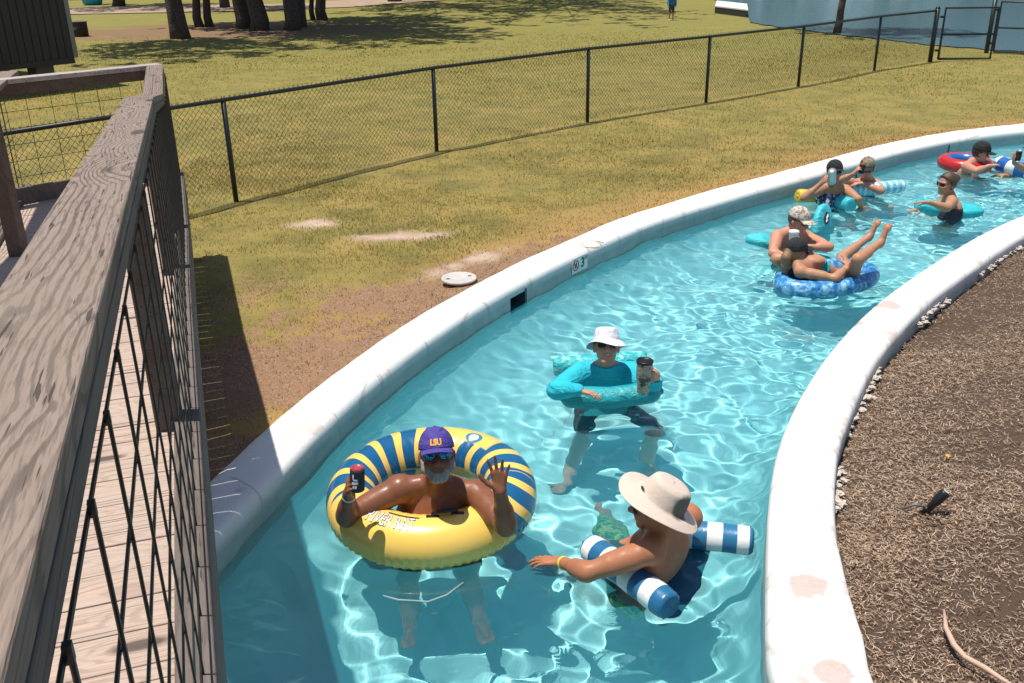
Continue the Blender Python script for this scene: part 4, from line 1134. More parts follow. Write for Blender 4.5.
def glasses(H, root, lens, frame, s=1.0, wrap=1.0):
    ob = None
    def yf(x): return -.1005 + 5.6 * wrap * x * x
    m = MB()
    pts = [HL(H, x * s, (yf(x) - .002) * s, (.031 - .9 * x * x) * s) for x in np.linspace(-.066, .066, 13)]
    m.tube(pts, .0035 * s, 6)
    for q in (-1, 1): m.tube([HL(H, .066 * q * s, (yf(.066) - .002) * s, .027 * s), HL(H, .0775 * q * s, -.04 * s, .024 * s), HL(H, .083 * q * s, .008 * s, .018 * s)], .0028 * s, 5)
    fr = m.build('sunglasses', frame, root, smooth=True)
    for q in (-1, 1):
        def fn(u, v):
            a = 2 * math.pi * u; r = v
            x = q * (.036 + .0275 * r * math.copysign(abs(math.cos(a)) ** .8, math.cos(a))); z = .011 + .0205 * r * math.copysign(abs(math.sin(a)) ** .8, math.sin(a)) - .004 * (q * x - .036) / .03
            return HL(H, x * s, (yf(x) - .003 * (1 - r * r) - .001) * s, z * s), -H[1][1]
        shell_grid(fn, 22, 6, .002 * s, 'lens', lens, fr, True)
    return fr
def hairdo(H, root, mat, s=1.0, back=True, clip=None, inf=.010, long=None):
    sk = Skin(); sk.ell(HL(H, 0, .016 * s, .026 * s), np.array((.076, .095, .096)) * s, H[1], .02)
    if long:
        for a, b, r1, r2 in long: sk.cone(HL(H, *(np.array(a) * s)), HL(H, *(np.array(b) * s)), r1 * s, r2 * s, .02)
    def cl(g):
        q = (g - H[0]) @ H[1].T / s
        return np.maximum(-(q[..., 2] + .062), -(q[..., 1] + .006 + .9 * np.maximum(0, q[..., 2] - .03))) * s
    return skin_mesh('hair', sk.p, .005, mat, root, inf * s, clip or cl)
def m_hair(name, a, b):
    t = NT(name); n = t.noise(t.coord((120, 120, 25)), 1.0, 4); t.bsdf(t.mix(n, a, b), .55, t.bump(n, .6, .004)); return t.m
def m_skin(name, c, rough=.55):
    t = NT(name); co = t.coord(); a = t.noise(co, 7, 4); b = t.noise(co, 60, 4)
    d = tuple(x * .80 for x in c); r = (min(1, c[0] * 1.12), c[1] * 1.02, c[2] * .98)
    wet = t.ramp(t.noise(co, 22, 5, .65), [(.40, rough + .12), (.62, rough - .20)])
    t.bsdf(t.mix(t.math('ADD', t.math('MULTIPLY', a, .7), t.math('MULTIPLY', b, .3)), d, r), wet, t.bump(t.noise(co, 140, 3), .18, .002), Specular_IOR_Level=.35, Subsurface_Weight=.08, Subsurface_Radius=(.02, .008, .004), Subsurface_Scale=.5)
    return t.m
def cloth(name, c1, c2=None, scale=20, rough=.8, thr=.5, **kw):
    t = NT(name); co = t.coord(); n = t.noise(co, scale, 4)
    c2 = c2 or tuple(x * .8 for x in c1)
    w = t.noise(t.n('Mapping', Vector=co, Scale=(1, 1, 1.8)).outputs[0], 11, 4, .6, .6)
    t.bsdf(t.ramp(n, [(thr - .06, c1), (thr + .06, c2)]), rough, t.bump(w, .85, .03), **kw); return t.m
# ------------------------------------------------------------------ floats
def set_attr(o, name, vals):
    a = o.data.attributes.new(name, 'FLOAT', 'POINT'); a.data.foreach_set('value', np.asarray(vals, np.float32))
def torus(name, C, Rx, Ry, r, mat, parent, rot=0.0, squash=1.0, nu=180, nv=36, ruffle=.0, tilt=(0, 0)):
    ph = np.linspace(0, 2 * np.pi, nu, endpoint=False); th = np.linspace(0, 2 * np.pi, nv, endpoint=False)
    PH, TH = np.meshgrid(ph, th, indexing='ij')
    rr = r * (1 + ruffle * np.exp(-((np.angle(np.exp(1j * (TH + .45)))) / .30) ** 2) * np.sin(PH * 74) + ruffle * .35 * np.exp(-((np.angle(np.exp(1j * (TH - 2.6)))) / .5) ** 2) * np.sin(PH * 50))
    x = (Rx + rr * np.cos(TH)) * np.cos(PH); y = (Ry + rr * np.cos(TH)) * np.sin(PH); z = rr * squash * np.sin(TH) + tilt[0] * x + tilt[1] * y
    c, s = math.cos(rot), math.sin(rot)
    V = np.stack([C[0] + x * c - y * s, C[1] + x * s + y * c, C[2] + z], -1).reshape(-1, 3)
    i = np.arange(nu * nv).reshape(nu, nv); a = np.roll(i, -1, 0); b = np.roll(a, -1, 1); d = np.roll(i, -1, 1)
    F = np.stack([i, a, b, d], -1).reshape(-1, 4)
    o = np_mesh(name, V, F, mat, smooth=True)
    set_attr(o, 'phi', PH.ravel()); set_attr(o, 'theta', np.angle(np.exp(1j * TH)).ravel())
    o.parent = parent; o.matrix_parent_inverse = pmat(parent).inverted()
    return receiver(o)
def tubefloat(name, pts, r, mat, parent, n=22, step=.012, pinch=.25, taper=.0, squash=1.0):
    """inflated sausage with sewn-in, puckered ends"""
    pts = [Vector(p) for p in pts]; L = sum((b - a).length for a, b in zip(pts, pts[1:])); k = max(16, int(L / step))
    path, seg = [], 0
    for i in range(k + 1):
        t = i / k * (len(pts) - 1); j = min(int(t), len(pts) - 2); path.append(pts[j].lerp(pts[j + 1], t - j))
    V, S = [], []
    up = Vector((0, 0, 1))
    def ringat(p, t, rad, s, pk=0):
        a = t.cross(up).normalized(); b = a.cross(t).normalized()
        for j in range(n):
            w_ = 2 * math.pi * j / n; q = rad * (1 + pk * math.sin(w_ * 9)); V.append(p + (a * math.cos(w_) + b * math.sin(w_) * squash) * q); S.append(s)
    rows = 0
    t0 = (path[1] - path[0]).normalized(); t1 = (path[-1] - path[-2]).normalized()
    for f, d in ((.04, -.012), (.35, .002), (.72, -.012), (.92, .004)): ringat(path[0] + t0 * d, t0, r * f * (.35 if taper else 1), d if d > 0 else 0, .05 if f > .5 else 0); rows += 1
    for i in range(1, k):
        t = (path[i + 1] - path[i - 1]).normalized(); s = i / k * L; e = min(s, L - s); rt_ = 1 if not taper or e > taper else math.sqrt(max(.12, 1 - (1 - e / taper) ** 2))
        ringat(path[i], t, r * rt_ * (1 - pinch * .35 * math.exp(-e / .03)) * (1 + .012 * math.sin(s * 40)), s); rows += 1
    for f, d in ((.92, -.004), (.72, .012), (.35, -.002), (.04, .012)): ringat(path[-1] + t1 * d, t1, r * f * (.35 if taper else 1), L, .05 if f > .5 else 0); rows += 1
    F = [(i * n + j, i * n + (j + 1) % n, (i + 1) * n + (j + 1) % n, (i + 1) * n + j) for i in range(rows - 1) for j in range(n)]
    o = np_mesh(name, np.array([tuple(v) for v in V]), np.array(F), mat, smooth=True); set_attr(o, 'run', S)
    o.parent = parent; o.matrix_parent_inverse = pmat(parent).inverted()
    return receiver(o)
def slabfloat(name, path, wdirs, w, th, mat, parent, n=20, tip=True):
    """soft foam slab bent along a path"""
    path = [np.asarray(p, float) for p in path]; k = len(path); m = 36
    ts = np.linspace(0, k - 1, m); V = []
    def cat(a, t):
        i = min(int(t), k - 2); f = t - i; p0, p1, p2, p3 = a[max(i - 1, 0)], a[i], a[i + 1], a[min(i + 2, k - 1)]
        return .5 * ((2 * p1) + (-p0 + p2) * f + (2 * p0 - 5 * p1 + 4 * p2 - p3) * f * f + (-p0 + 3 * p1 - 3 * p2 + p3) * f ** 3)
    C = np.array([cat(path, t) for t in ts]); D = np.array([nrm(cat([np.asarray(d, float) for d in wdirs], t)) for t in ts])
    for i in range(m):
        t = nrm(C[min(i + 1, m - 1)] - C[max(i - 1, 0)]); a = nrm(D[i] - t * D[i].dot(t)); b = np.cross(t, a)
        e = min(i, m - 1 - i) / 5.0; q = math.sqrt(max(.02, 1 - max(0, 1 - e) ** 2))
        for j in range(n):
            u = 2 * math.pi * j / n; cu, su = math.cos(u), math.sin(u)
            V.append(C[i] + a * math.copysign(abs(cu) ** .45, cu) * w / 2 * q + b * math.copysign(abs(su) ** .55, su) * th / 2 * (.55 + .45 * q))
    F = [(i * n + j, i * n + (j + 1) % n, (i + 1) * n + (j + 1) % n, (i + 1) * n + j) for i in range(m - 1) for j in range(n)]
    caps = MB(); caps.v = [tuple(v) for v in V]; caps.f = F + [tuple(range(n - 1, -1, -1)), tuple((m - 1) * n + j for j in range(n))]
    o = caps.build(name, mat, parent, smooth=True); return receiver(o), C, D
VINYL = dict(Specular_IOR_Level=.5, Coat_Weight=.25, Coat_Roughness=.12)
# yellow and blue river tube
t = NT('yellow_blue_vinyl')
ph = t.n('Attribute', attribute_name='phi').outputs['Fac']; th = t.n('Attribute', attribute_name='theta').outputs['Fac']
co = t.coord(); wob = t.noise(co, 3.0, 2)
w1 = t.math('ADD', t.math('MULTIPLY', ph, 19.0), t.math('ADD', t.math('MULTIPLY', t.math('SINE', t.math('MULTIPLY', th, 1.6)), 2.0), t.math('MULTIPLY', th, .7)))
st = t.ramp(t.math('ADD', t.math('MULTIPLY', t.math('SINE', w1), .5), .5), [(.27, 0), (.30, 1)], 'LINEAR')
# far half carries the stripes; the front stays plain yellow with an upper right yellow field
a_ = t.math('SUBTRACT', ph, 1.42); m_far = t.ramp(t.math('ADD', t.math('MULTIPLY', t.math('COSINE', a_), .5), .5), [(.245, 0), (.25, 1)])
b_ = t.math('SUBTRACT', ph, 1.05); m_field = t.ramp(t.math('ADD', t.math('MULTIPLY', t.math('COSINE', b_), .5), .5), [(.962, 1), (.966, 0)])
outer = t.ramp(t.math('ADD', t.math('MULTIPLY', t.math('ADD', th, t.math('MULTIPLY', t.math('SINE', t.math('MULTIPLY', ph, 7.0)), .18)), .25), .5), [(.28, 1), (.30, 1), (.68, 1), (.70, 0)])
keep = t.math('MULTIPLY', t.math('MULTIPLY', st, m_far), t.math('MAXIMUM', m_field, t.math('SUBTRACT', 1.0, t.ramp(t.math('MULTIPLY', th, .4), [(.80, 1), (.82, 0)]))))
col = t.mix(keep, (.88, .57, .12), (.008, .105, .25))
for th0_ in (-.45,): col = t.mix(t.ramp(t.math('ABSOLUTE', t.math('SUBTRACT', th, th0_)), [(.025, .55), (.04, 0)]), col, (.45, .27, .04))
t.bsdf(col, .28, t.bump(t.noise(co, 9, 2), .12, .02), **VINYL); M_RING = t.m
C1 = V3(-.455, 4.45, -.015); R1, r1, TY1 = .438, .140, .045
ringT = thing('swim_ring', 'large yellow swim ring with blue wavy stripes around the man in the purple cap', 'swim ring', tuple(C1 - V3(0, 0, .1)))
rg1 = torus('tube', C1, R1, R1, r1, M_RING, ringT, ruffle=.035, nu=400, nv=40, tilt=(0, TY1))
def on_ring(phi, theta, lift=.0015):
    n_ = V3(math.cos(phi) * math.cos(theta), math.sin(phi) * math.cos(theta), math.sin(theta))
    q = V3(math.cos(phi), math.sin(phi), 0) * R1 + n_ * (r1 + lift); q[2] += TY1 * q[1]
    return C1 + q, n_
def ring_text(txt, name, mat, phi0, th0, size, lift, bold=0, flip=1, shear=0):
    o = text_mesh(txt, name, mat, Matrix.Identity(4), size, None, .0003, 'CENTER', bold)
    bm = bmesh.new(); bm.from_mesh(o.data); bmesh.ops.subdivide_edges(bm, edges=[e for e in bm.edges if e.calc_length() > .015], cuts=2); bm.to_mesh(o.data); bm.free()
    for v in o.data.vertices:
        u, w_, z = .55 * v.co.x + shear * v.co.y, v.co.y, v.co.z
        p, n_ = on_ring(phi0 + flip * u / (R1 + r1 * math.cos(th0)), th0 + flip * w_ / r1, lift + z); v.co = Vector(p)
    o.parent = rg1
    return o
M_LETW = plain('pale_print', (.72, .74, .80), .4, .05); M_LETB = plain('navy_print', (.02, .03, .05), .4, .05); M_TEALP = plain('teal_print', (.03, .30, .36), .4, .05)
ring_text('RIVER RAT', 'letter_outline', M_LETB, 4.33, 1.30, .105, .0012, .0040, 1, -.1)
ring_text('RIVER RAT', 'lettering', M_LETW, 4.33, 1.30, .105, .0022, .0, 1, -.1)
m = MB(); pts = [on_ring(4.25 + .40 * k / 12, 1.72 - .08 * k / 12, .001)[0] for k in range(13)]; m.tube(pts, .004, 5); o = m.build('letter_swoosh', M_LETB, rg1, world=False)
for nm, rad, mt, lf in (('round_emblem', .045, plain('blue_print', (.02, .20, .36), .4), .001), ('emblem_centre', .026, M_LETW, .002)):
    m = MB(); vs = [];
    for k in range(24):
        a = 2 * math.pi * k / 24; vs.append(on_ring(1.0 + rad * 1.25 * math.cos(a) / .45, 1.72 + rad * math.sin(a) / r1, lf)[0])
    m.add(vs + [on_ring(1.0, 1.72, lf)[0]], [(24, k, (k + 1) % 24) for k in range(24)]); m.build(nm, mt, rg1, world=False)
M_BLK = plain('black_rubber', (.010, .011, .013), .35, .1)
m = MB(); hp = [on_ring(f, th_, l)[0] for f, th_, l in ((4.80, 1.75, 0), (4.81, 1.75, .018), (4.90, 1.72, .025), (5.00, 1.70, .025), (5.10, 1.70, .018), (5.11, 1.70, 0))]
m.tube(hp, .0095, 8)
for e in (hp[0], hp[-1]): m.tube([Vector(e) - Vector((.03, 0, .0)), Vector(e) + Vector((.035, 0, 0))], .010, 8)
m.build('handle', M_BLK, ringT, smooth=True)
m = MB(); vp, vn = on_ring(3.72, 1.15, 0); m.lathe([(.016, -.002), (.017, .003), (.008, .005), (.007, .012), (.001, .013)], 14, Matrix.Translation(Vector(vp)) @ Vector(vn).to_track_quat('Z', 'Y').to_matrix().to_4x4()); m.build('valve', plain('clear_valve', (.75, .55, .18), .3), ringT, smooth=True)
m = MB(); q = [P(x, y, -.098) for x, y in ((383, 596), (398, 600), (428, 602), (447, 595), (463, 583))]; m.tube(q, .0055, 6)
m.build('grab_rope', plain('grey_rope', (.25, .32, .33), .7), ringT, smooth=True)

# striped pillow floats of the man in the sun hat
def m_stripes(name, c1, c2, per, duty=.5, off=0.0, c3=None, L=0):
    t = NT(name); u = t.n('Attribute', attribute_name='run').outputs['Fac']
    f = t.math('FRACT', t.math('ADD', t.math('DIVIDE', u, per), off)); s = t.ramp(f, [(0, 0), (duty, 0), (duty + .02, 1), (.985, 1), (1, 0)])
    c = t.mix(s, c1, c2)
    if L: c = t.mix(t.math('GREATER_THAN', t.math('ABSOLUTE', t.math('SUBTRACT', u, L / 2)), L / 2 - .010), c, c2)
    if c3: c = t.mix(t.ramp(t.noise(t.coord(), 22, 3), [(.5, 0), (.56, 1)]), c, c3)
    w_ = t.noise(t.coord(), 26, 3); t.bsdf(c, .32, t.bump(w_, .22, .01), **VINYL); return t.m
hz = -.045; LT = (P(669, 606, hz + .015) - P(590, 547, hz)).length; LB = (P(676, 533, hz) - P(751, 541, hz)).length
f3 = thing('pool_hammock', 'blue and white striped two tube float under the man in the sun hat', 'pool float', tuple(P(640, 580, -.1)))
M_BW = m_stripes('blue_white_vinyl', (.80, .80, .80), (.02, .145, .30), .150, .5, .03, None, LT)
a1, b1 = P(590, 547, hz), P(669, 606, hz + .015); a2, b2 = P(676, 533, hz), P(751, 541, hz)
tubefloat('front_tube', [a1, a1.lerp(b1, .5) + Vector((0, 0, .004)), b1], .074, M_BW, f3)
tubefloat('back_tube', [a2, a2.lerp(b2, .5), b2], .077, m_stripes('blue_white_vinyl_b', (.80, .80, .80), (.025, .165, .33), .150, .5, (.47 - LB / .15) % 1.0, None, LB), f3)
m = MB(); zz = Vector((0, 0, -.15)); g = []
for i in range(9):
    for j in range(9):
        p = (a1.lerp(b1, i / 8)).lerp(a2.lerp(b2, i / 8 * .5), j / 8); p.z = -.10 - .22 * math.sin(math.pi * j / 8); g.append(p)
m.add(g, [(i * 9 + j, i * 9 + j + 1, (i + 1) * 9 + j + 1, (i + 1) * 9 + j) for i in range(8) for j in range(8)])
o = m.build('mesh_seat', plain('navy_mesh', (.01, .06, .22), .7), f3, smooth=True); sm = o.modifiers.new('s', 'SOLIDIFY'); sm.thickness = .006; receiver(o)
# teal hammock of the woman in the bucket hat
M_TEAL = cloth('teal_nylon', (.010, .31, .36), (.016, .37, .42), 4, .45); M_TEALP2 = cloth('teal_leaf_nylon', (.02, .42, .44), (.30, .66, .62), 16, .45, .56)
f2 = thing('pool_hammock', 'teal fabric two tube float around the woman in the bucket hat', 'pool float', tuple(P(608, 400, -.1)))
q0, q1 = at(560, 397, 5.44), at(661, 391, 5.44); tubefloat('front_tube', [q0, (q0 + q1) / 2 + V3(0, -.03, -.012), q1], .076, M_TEAL, f2, taper=.07, squash=.92)
q2, q3 = at(555, 367, 6.02), at(645, 360, 6.02); tubefloat('back_tube', [q2, (q2 + q3) / 2, q3], .070, M_TEALP2, f2)
m = MB(); g = []
for i in range(9):
    for j in range(9):
        i_ = 2.2 + i * .45; p = (q0 + V3(0, .17, -.13) + (q1 - q0) * i_ / 8) * (1 - j / 8) + (q2 + V3(0, -.03, -.04) + (q3 - q2) * i_ / 8) * j / 8; p[2] = p[2] - .38 * math.sin(math.pi * j / 8); g.append(tuple(p))
m.add(g, [(i * 9 + j, i * 9 + j + 1, (i + 1) * 9 + j + 1, (i + 1) * 9 + j) for i in range(8) for j in range(8)])
o = m.build('mesh_seat', M_TEAL, f2, smooth=True); sm = o.modifiers.new('s', 'SOLIDIFY'); sm.thickness = .006; receiver(o)
# turquoise foam saddle
M_FOAM = cloth('turquoise_foam', (.05, .50, .58), (.07, .56, .63), 8, .5)
p4w = [(0.1, 1, 0), (.1, 1, 0), (.3, .9, 0), (.6, .8, 0), (.8, .62, 0), (.8, .6, 0)]
sadd = thing('foam_saddle', 'turquoise bent foam saddle float with an oval emblem on its upright end', 'pool float', tuple(P(800, 245, -.1)))
pth = [P(747, 237, .07), P(766, 242, .02), P(788, 248, -.28), P(810, 247, -.26), P(819, 240, -.02), at(825, 204, P(820, 243, -.05).y + .10)]
so_, Cc, Dd = slabfloat('foam_body', pth, p4w, .26, .085, M_FOAM, sadd)
i_ = 32; tt = nrm(Cc[i_ + 1] - Cc[i_ - 1]); aa = nrm(Dd[i_] - tt * Dd[i_].dot(tt)); nn_ = np.cross(tt, aa)
if nn_[1] > 0: nn_ = -nn_
cc_ = Cc[i_] + nn_ * .0445
def oval(name, mat, ru, rv, lift):
    m = MB(); vs = [cc_ + nn_ * lift + aa * ru * math.cos(a) + tt * rv * math.sin(a) for a in np.linspace(0, 6.283, 24, endpoint=False)]
    vs2 = [v - nn_ * .004 for v in vs]; m.add(vs + vs2, [tuple(range(24)), tuple(range(47, 23, -1))] + [(k, (k + 1) % 24, 24 + (k + 1) % 24, 24 + k) for k in range(24)])
    return m.build(name, mat, sadd)
oval('oval_emblem', M_BLK, .040, .062, .003)
m = MB(); m.tube([Vector(cc_ + nn_ * .0045 + aa * x + tt * y) for x, y in ((-.005, -.045), (.004, -.02), (-.006, .0), (.006, .02), (.0, .045))], [.006, .012, .007, .012, .004], 6); m.build('emblem_figure', M_LETW, sadd)
# blue tie dye ring under the reclining woman
t = NT('tie_dye_blue'); co = t.coord(); v = t.noise(co, 7, 5, .65, 1.2); n_ = t.noise(co, 17, 4, .6, .8)
t.bsdf(t.ramp(t.math('ADD', t.math('MULTIPLY', v, .6), t.math('MULTIPLY', n_, .6)), [(.50, (.010, .10, .33)), (.60, (.04, .26, .55)), (.70, (.30, .56, .76)), (.78, (.55, .72, .82))]), .4, t.bump(n_, .2, .01), **VINYL); M_DYE = t.m
cL = P(827, 276, -.03)
rec = thing('swim_ring', 'blue tie dye oval swim ring under the reclining woman', 'swim ring', (cL.x, cL.y, -.1))
torus('tube', V3(cL.x, cL.y, -.05), .47, .26, .080, M_DYE, rec, rot=.45, ruffle=.02)
m = MB(); fv = [(cL.x + (.40 * math.cos(a) * math.cos(.45) - .27 * math.sin(a) * math.sin(.45)) * 1.0, cL.y + (.40 * math.cos(a) * math.sin(.45) + .27 * math.sin(a) * math.cos(.45)), -.10) for a in np.linspace(0, 6.283, 36, endpoint=False)]
m.add(fv + [(cL.x, cL.y, -.20)], [(k, (k + 1) % 36, 36) for k in range(36)]); o = m.build('mesh_floor', plain('navy_mesh_b', (.02, .10, .26), .7), rec, smooth=True); sm = o.modifiers.new('s', 'SOLIDIFY'); sm.thickness = .006
# yellow and aqua ring
t = NT('yellow_aqua_vinyl'); ph = t.n('Attribute', attribute_name='phi').outputs['Fac']; s = t.ramp(t.math('ADD', t.math('MULTIPLY', t.math('COSINE', t.math('SUBTRACT', ph, 3.5)), .5), .5), [(.62, (.05, .50, .58)), (.66, (.80, .55, .06))]); t.bsdf(s, .3, None, **VINYL)
cY = P(824, 200, -.05); yr = thing('tube_float', 'yellow and aqua tube float under the arms of the woman drinking from the flask', 'pool float', (cY.x, cY.y, -.1))
u_ = t.n('Attribute', attribute_name='run').outputs['Fac']; t.bsdf(t.ramp(u_, [(.25, (.80, .55, .06)), (.27, (.05, .50, .58))]), .3, None, **VINYL)
tubefloat('inflated_tube', [P(798, 196, -.03), P(816, 197, -.06), P(836, 201, -.06), P(851, 205, -.03)], .085, t.m, yr)
# striped noodle of the man in the camouflage cap with a can
M_AQ = m_stripes('aqua_white_stripes', (.70, .82, .86), (.10, .52, .68), .075, .45, 0, (.30, .62, .78))
f7 = thing('tube_float', 'aqua and white striped tube float under the arms of the person in the grey vest', 'pool float', tuple(P(872, 190, -.1)))
tubefloat('inflated_tube', [P(853, 189, -.02), P(875, 189, -.015), P(902, 186, -.01)], .082, M_AQ, f7)
# teal foam of the woman with sunglasses
f8 = thing('foam_saddle', 'flat teal foam saddle float under the arms of the woman facing left', 'pool float', tuple(P(945, 206, -.1)))
slabfloat('foam_body', [P(915, 203, .04), P(924, 206, .01), P(938, 209, -.03), P(954, 211, -.05), P(966, 211, -.05), P(979, 210, -.06)], [(.25, 1, .1)] * 6, .26, .11, cloth('teal_foam', (.02, .46, .52), (.03, .52, .57), 8, .5), f8)
# red and blue ring
t = NT('red_blue_vinyl'); ph = t.n('Attribute', attribute_name='phi').outputs['Fac']; th = t.n('Attribute', attribute_name='theta').outputs['Fac']
s = t.ramp(t.math('ADD', t.math('MULTIPLY', t.math('SINE', t.math('ADD', t.math('MULTIPLY', th, 1.0), 4.4)), .5), .5), [(.52, (.50, .02, .02)), (.56, (.02, .14, .42))]); t.bsdf(s, .3, None, **VINYL)
cR = P(965, 162.5, -.02); rr_ = thing('swim_ring', 'red and blue swim ring around the person in the dark cap', 'swim ring', (cR.x, cR.y, -.1)); torus('tube', V3(cR.x, cR.y, -.03), .25, .28, .092, t.m, rr_)
f10 = thing('tube_float', 'royal blue and white tube float at the right edge of the photo', 'pool float', tuple(P(1008, 167, -.1)))
tubefloat('inflated_tube', [P(998, 163, .02), P(1012, 168, .0), P(1030, 172, -.02)], .10, m_stripes('royal_white_stripes', (.78, .80, .82), (.02, .12, .42), .22, .35, .1), f10)
# ------------------------------------------------------------------ people
SK_DARK = m_skin('dark_skin', (.235, .095, .052), .48); SK_TAN = m_skin('tan_skin', (.42, .18, .095), .58)
SK_FAIR = m_skin('fair_skin', (.56, .31, .215)); SK_PINK = m_skin('sunburnt_skin', (.57, .28, .19)); SK_OLIVE = m_skin('olive_skin', (.47, .245, .15))
M_LENS = plain('dark_lens', (.006, .007, .009), .12, .05); M_FRAME = plain('black_frame', (.008, .008, .009), .35)
t = NT('blue_mirror_lens'); n_ = t.noise(t.coord(), 30, 2); t.bsdf(t.mix(n_, (.01, .10, .26), (.05, .30, .52)), .08, None, Metallic=.8); M_MIRROR = t.m
M_BLACKCAP = cloth('black_cap_cloth', (.014, .015, .018), (.022, .023, .026), 60, .9)
M_TEETH = plain('teeth', (.72, .68, .60), .3, .05); M_LIP = plain('lips', (.28, .09, .07), .45)
def base(name_label, p, group=None): return thing('person', name_label, 'person', (float(p[0]), float(p[1]), Z_WAT))
def smile(H, root, lip, s=1.0):
    m = MB(); m.tube([HL(H, x, -.0905 + 9 * x * x, -.0575 + 14 * x * x) for x in np.linspace(-.026, .026, 9)], [.002, .004, .0055, .006, .006, .006, .0055, .004, .002], 8); l = m.build('mouth', lip, root, smooth=True)
    m = MB(); m.tube([HL(H, x, -.0945 + 9 * x * x, -.0558 + 12 * x * x) for x in np.linspace(-.018, .018, 7)], [.0015, .003, .0036, .0038, .0036, .003, .0015], 8); m.build('teeth', M_TEETH, l, smooth=True, world=False)
def can(C_, ax, r, h, name, label, body_mat, top_mat, cat='drink can'):
    q = thing(name, label, cat, tuple(C_)); ax = Vector(ax).normalized(); Mx = Matrix.Translation(Vector(C_) - ax * h / 2) @ ax.to_track_quat('Z', 'Y').to_matrix().to_4x4()
    m = MB(); m.lathe([(r * .8, 0), (r, .006), (r * 1.01, .012), (r * 1.01, h - .016), (r * .99, h - .008)], 22, Mx); m.build('sleeve', body_mat, q, smooth=True)
    m = MB(); m.lathe([(r * .97, h - .010), (r * .93, h - .003), (r * .82, h + .004), (r * .80, h + .005), (r * .78, h + .001), (.001, h + .001)], 22, Mx); m.build('can_top', top_mat, q, smooth=True)
    return q, Mx
def band(W_, E_, r, mat, root, f=.10, name='wristband', wd=.007):
    W_, E_ = np.asarray(W_), np.asarray(E_); c = W_ + (E_ - W_) * f; d = Vector(nrm(E_ - W_)); Mx = Matrix.Translation(Vector(c)) @ d.to_track_quat('Z', 'Y').to_matrix().to_4x4()
    m = MB(); m.lathe([(r, -wd), (r + .003, -wd), (r + .0035, wd), (r, wd)], 20, Mx); m.build(name, mat, root, smooth=True)
def garment(name, sk, tags, mat, root, inf, clip, h=.007):
    return skin_mesh(name, [p for p in sk.p if p[6] in tags], h, mat, root, inf, clip)
def plane_clip(*pl):
    """keep the side where (x - p).n < 0 for every plane"""
    pl = [(np.asarray(p, float), nrm(n)) for p, n in pl]
    return lambda g: np.max([(g - p) @ n for p, n in pl], 0)

# 1 the man in the big ring, waving
root = base('man in a purple cap and mirrored sunglasses waving from the yellow ring', (C1[0], C1[1]))
H = head_frame(at(437, 456, 4.13), (.09, -1, .46), (-.03, 0, 1)); N = at(437, 485, 4.23); PV = N + V3(0, .16, -.50)
SR, SL = at(399, 489, 4.21), at(477, 494, 4.21); ER = reach(SR, 345, 518, .30); WR = reach(ER, 349, 493, .25); EL = reach(SL, 506, 526, .30); WL = reach(EL, 500, 491, .25)
K = lambda x, y, z: PV + V3(x, y, z)
J = dict(SR=SR, SL=SL, N=N, PV=PV, ER=ER, WR=WR, EL=EL, WL=WL, H=H, KR=K(-.16, -.40, .0), AR=K(-.14, -.52, -.33), TR=K(-.14, -.66, -.34), KL=K(.16, -.40, -.02), AL=K(.22, -.50, -.36), TL=K(.24, -.64, -.36))
sk = Skin(); body(sk, J, 1.08, 1.36, 1.45, 1.14); sk.ell(N + V3(-.01, .03, -.26), (.235, .15, .22), None, .06, 'torso')
hand(sk, WR, (.10, -.50, .78), (.95, .15, -.1), (-.1, .6, .7), 1.0, (.75, .8, .85, .9), (.0, 0, 0, 0), (1.0, .9))
hand(sk, WL, (-.02, .22, 1), (-.05, -1, .25), (-1, 0, .1), 1.02, (.10, .08, .14, .16), (.30, .08, -.12, -.40), (1.05, .15))
skin_mesh('body', sk.p, .0052, SK_DARK, root)
capo, rt, RC, zc = cap(H, root, cloth('purple_cap_cloth', (.060, .045, .26), (.075, .055, .31), 70, .85), s=1.03, tall=1.05)
o = text_mesh('LSU', 'cap_letters', plain('gold_thread', (.80, .42, .03), .7), Matrix.Identity(4), .040, None, .0006, 'CENTER', .0022)
for v in o.data.vertices:
    a = v.co.x / .100; zz = .050 + v.co.y * 1.0 + .012; tt_ = math.asin(min(.95, (zz - zc + .012) / RC[2])); k = math.cos(tt_) ** .85
    v.co = Vector(rt(RC[0] * math.sin(a) * k * 1.02, .008 - (RC[1] * math.cos(a) * k + .0025 + v.co.z), zc + RC[2] * math.sin(tt_)))
o.parent = capo
glasses(H, root, M_MIRROR, M_FRAME, 1.03)
bs = Skin(); bs.ell(HL(H, 0, -.026, -.056), (.057, .064, .060), H[1], .03); bs.cone(HL(H, -.018, -.066, -.100), HL(H, .018, -.066, -.100), .022, .022, .025); bs.cone(HL(H, -.020, -.088, -.047), HL(H, .020, -.088, -.047), .0065, .0065, .008)
for q in (-1, 1): bs.cone(HL(H, .066 * q, -.012, -.01), HL(H, .058 * q, -.03, -.06), .012, .02, .02)
def bclip(g):
    q = (g - H[0]) @ H[1].T; mth = np.sqrt((q[..., 0] / .034) ** 2 + ((q[..., 1] + .095) / .03) ** 2 + ((q[..., 2] + .0595) / .0165) ** 2)
    return np.maximum(q[..., 2] + .046 - .25 * np.abs(q[..., 0]) - .45 * np.maximum(0, q[..., 1] + .05), np.maximum(.012 - mth * .012, q[..., 1] - .02))
skin_mesh('beard', bs.p, .004, m_hair('grey_beard', (.05, .042, .038), (.46, .44, .42)), root, .0075, bclip)
smile(H, root, M_LIP, 1.03)
band(WR, ER, .031, plain('pale_wristband', (.55, .68, .60), .5), root, .13)
pn_ = nrm((.95, .15, -.1)); cc = WR + nrm((.10, -.50, .78)) * .095 + pn_ * .046 + V3(0, 0, .030)
